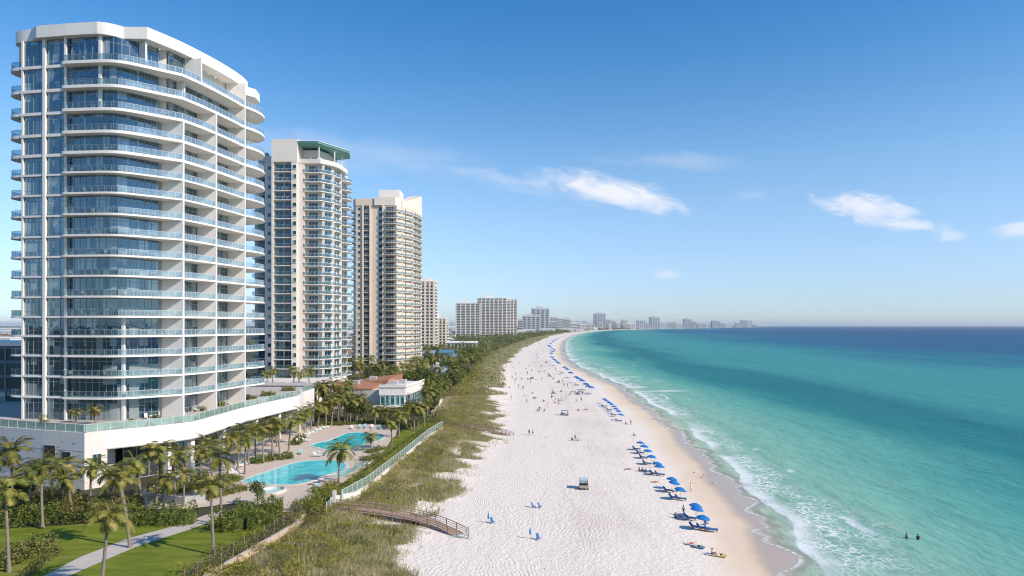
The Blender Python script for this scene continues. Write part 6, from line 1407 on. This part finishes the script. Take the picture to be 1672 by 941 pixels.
# ------------------------------------------------------------------ golf carts
def cart(u, v, rz, label, roofm, sc=(1, 1, 1)):
    x, y, z = G(u, v); t = thing('golf_cart', label, 'golf cart', (x, y, z), rz); t.scale = sc
    cr = M['white2']; bk = M['tire']
    b = MB(); b.box((0, 0, .42), (1.15, 2.3, .16)); b.prism([(-.55, -1.25), (.55, -1.25), (.58, -.70), (-.58, -.70)], .34, lambda x, y: .60 + (y + 1.25) * .55); b.box((0, .98, .62), (1.15, .55, .45)); b.box((0, .30, .56), (1.15, .62, .30)); link('body', b.mesh('body', plain('cart_paint', (.36, .33, .29), .35, .5, .05, 3)), t)
    b = MB(); b.box((0, .28, .77), (1.05, .52, .12)); b.box((0, .58, 1.02), (1.05, .10, .42), 0, (-.15, 0)); link('seat', b.mesh('seat', plain('dark_vinyl', (.03, .03, .035), .5, .4, .1, 4)), t)
    b = MB(); b.box((0, 0, 1.92), (1.25, 2.05, .06)); b.box((0, 0, 1.965), (1.1, 1.85, .04)); link('roof', b.mesh('roof', roofm), t)
    for sx in (-.52, .52):
        for sy, ly in ((-.78, -.92), (.82, .90)):
            b = MB(); b.tube([(sx, sy - .02, .62), (sx, ly, 1.9)], .028, 6); link('roof_post', b.mesh('roof_post', bk), t)
        for sy in (-.82, .80):
            b = MB(); b.tube([(sx * 1.0 - .1, sy, .26), (sx * 1.0 + .1, sy, .26)], .26, 14); w = link('wheel', b.mesh('wheel', M['tire']), t); b = MB(); b.tube([(sx - .115, sy, .26), (sx + .115, sy, .26)], .13, 10); link('rim', b.mesh('rim', M['metalwhite']), w)
    b = MB(); b.box((0, -.83, 1.3), (1.0, .02, .75), 0, (.09, 0)); link('windscreen', b.mesh('windscreen', M['railthin']), t)
    b = MB(); b.tube([(-.25, -.55, .75), (-.25, -.30, 1.02)], .02, 5); b.tube([(-.25 + .16 * math.cos(a), -.29 + .05 * math.sin(a), 1.02 + .15 * math.sin(a)) for a in [k * math.pi / 6 for k in range(13)]], .016, 5); link('steering_wheel', b.mesh('steering_wheel', bk), t)
    for sx in (-.4, .4):
        b = MB(); b.ell((sx, -1.25, .55), (.09, .04, .06), 8, 5); link('headlight', b.mesh('headlight', M['metalwhite']), t)
    return t
cart(953, 798, 3.05, 'white golf cart with a pale roof driving along the open sand', plain('cart_roof', (.50, .56, .60), .5, .3, .06, 3), (1.36, 1.0, .9)); cart(922, 678.5, 1.35, 'sand coloured beach buggy with a blue roof further up the beach', plain('cart_roof_blue', (.09, .27, .40), .5, .3, .06, 3), (1.1, 1.15, .82))
# ------------------------------------------------------------------ pool deck furniture
gl = 'loungers on the pool deck'; k = 0
for (u, v, rz, ms, w) in ((501, 711, 2.2, LW, 'white'), (507, 708, 2.2, LW, 'white'), (513, 706, 2.2, LT, 'aqua'), (519, 703, 2.2, LW, 'white'), (526, 700.5, 2.2, LT, 'aqua'), (531, 699, 2.2, LW, 'white'), (497, 714, 2.2, LW, 'white'), (389, 763, 2.0, LW, 'white'), (396, 760, 2.0, LT, 'aqua'), (404, 757, 2.0, LW, 'white'), (411, 754, 2.0, LG, 'green'), (416, 751, 2.0, LT, 'aqua'), (380, 775, 1.7, LW, 'white'), (386, 772, 1.8, LW, 'white'), (486, 724, .4, LW, 'white'), (494, 719, 1.7, LW, 'white'), (500, 721, 1.6, LW, 'white'), (519, 746, 1.3, LW, 'white'), (527, 744, 1.3, LT, 'aqua'), (491, 742, .3, LT, 'aqua'), (575, 701, .4, LW, 'white'), (588, 699.5, .4, LT, 'aqua'), (597, 699, .4, LT, 'aqua'), (608, 699.5, .3, LW, 'white'), (621, 701, .2, LT, 'aqua'), (521, 800, .9, LT, 'aqua'), (604, 760, 2.4, LW, 'white')):
    k += 1; x, y = P(u, v, 3.0); lounger(x, y, 3.004, rz, f'{w} lounger on the pool deck, {ordw(k)} in the walk round from the far row', ms, gl)
for k, (u, v, rz) in enumerate(((238, 684, .5), (246, 682, .6), (253, 680.5, .5), (320, 672, .9), (327, 670.5, .9), (372, 661, 1.0), (300, 678, .6))):
    x, y = P(u, v, ZT); lounger(x, y, ZT + .004, rz, f'white lounger on the podium terrace, {ordw(k + 1)} from the planted corner', LW, 'loungers on the podium terrace')
for k, (u, v) in enumerate(((418, 738), (423, 739), (452, 714))):
    x, y = P(u, v, 3.0); t = thing('globe_lamp', ['globe lamp nearer the viewer of the two by the deck bed', 'globe lamp paired close beside the nearer one', 'single white globe lamp further along the deck'][k], 'lamp', (x, y, 3.0), 0, 'globe lamps on the deck')
    b = MB(); b.tube([(0, 0, 0), (0, 0, .15), (0, 0, 2.7)], [.12, .05, .04], 8); link('post', b.mesh('post', M['mull']), t); b = MB(); b.ell((0, 0, 2.95), (.27, .27, .27), 12, 8); link('globe', b.mesh('globe', M['white2']), t)
x, y = P(449, 806, 3.0); t = thing('flag_pole', 'thin pale pole beside the spa tub', 'pole', (x, y, 3.0)); b = MB(); b.tube([(0, 0, 0), (0, 0, 5.6)], [.06, .03], 6); link('shaft', b.mesh('shaft', M['metalwhite']), t); b = MB(); b.ell((0, 0, 5.66), (.08, .08, .08), 8, 5); link('finial', b.mesh('finial', M['metalwhite']), t)
for k, (u, v) in enumerate(((524, 789), (514, 792))):
    x, y = P(u, v, 3.0); t = thing('patio_table', ['small round table with white top by the larger pool', 'second small table beside it on the deck edge'][k], 'table', (x, y, 3.0)); b = MB(); b.tube([(0, 0, .70), (0, 0, .74)], .55, 14); link('table_top', b.mesh('table_top', M['white2']), t); b = MB(); b.tube([(0, 0, 0), (0, 0, .03), (0, 0, .05), (0, 0, .70)], [.3, .28, .05, .05], 8); link('leg', b.mesh('leg', M['mull']), t)
# chairs and small tables on the tower balconies, two or three a floor
cb = MB(); cb.box((0, 0, .42), (.55, .55, .10)); cb.box((0, .25, .72), (.55, .08, .55)); 
for sx in (-.23, .23):
    for sy in (-.2, .22): cb.box((sx, sy, .2), (.05, .05, .4))
BCH = cb.mesh('balcony_chair', chair_m); nb = 0
for i, z in enumerate(LEV):
    for k in range(3):
        x, y = FURN[(i * 3 + k * 4) % len(FURN)]; nb += 1; o = link('balcony_chair', BCH); o.location = (x, y, z + .004); o.rotation_euler = (0, 0, rg.uniform(0, 6.28))
        tag(o, f'{["left", "middle", "right"][k]} pale chair on the curved tower balcony, {ordw(i + 1)} floor up', 'chair', 'chairs on the curved tower balconies')
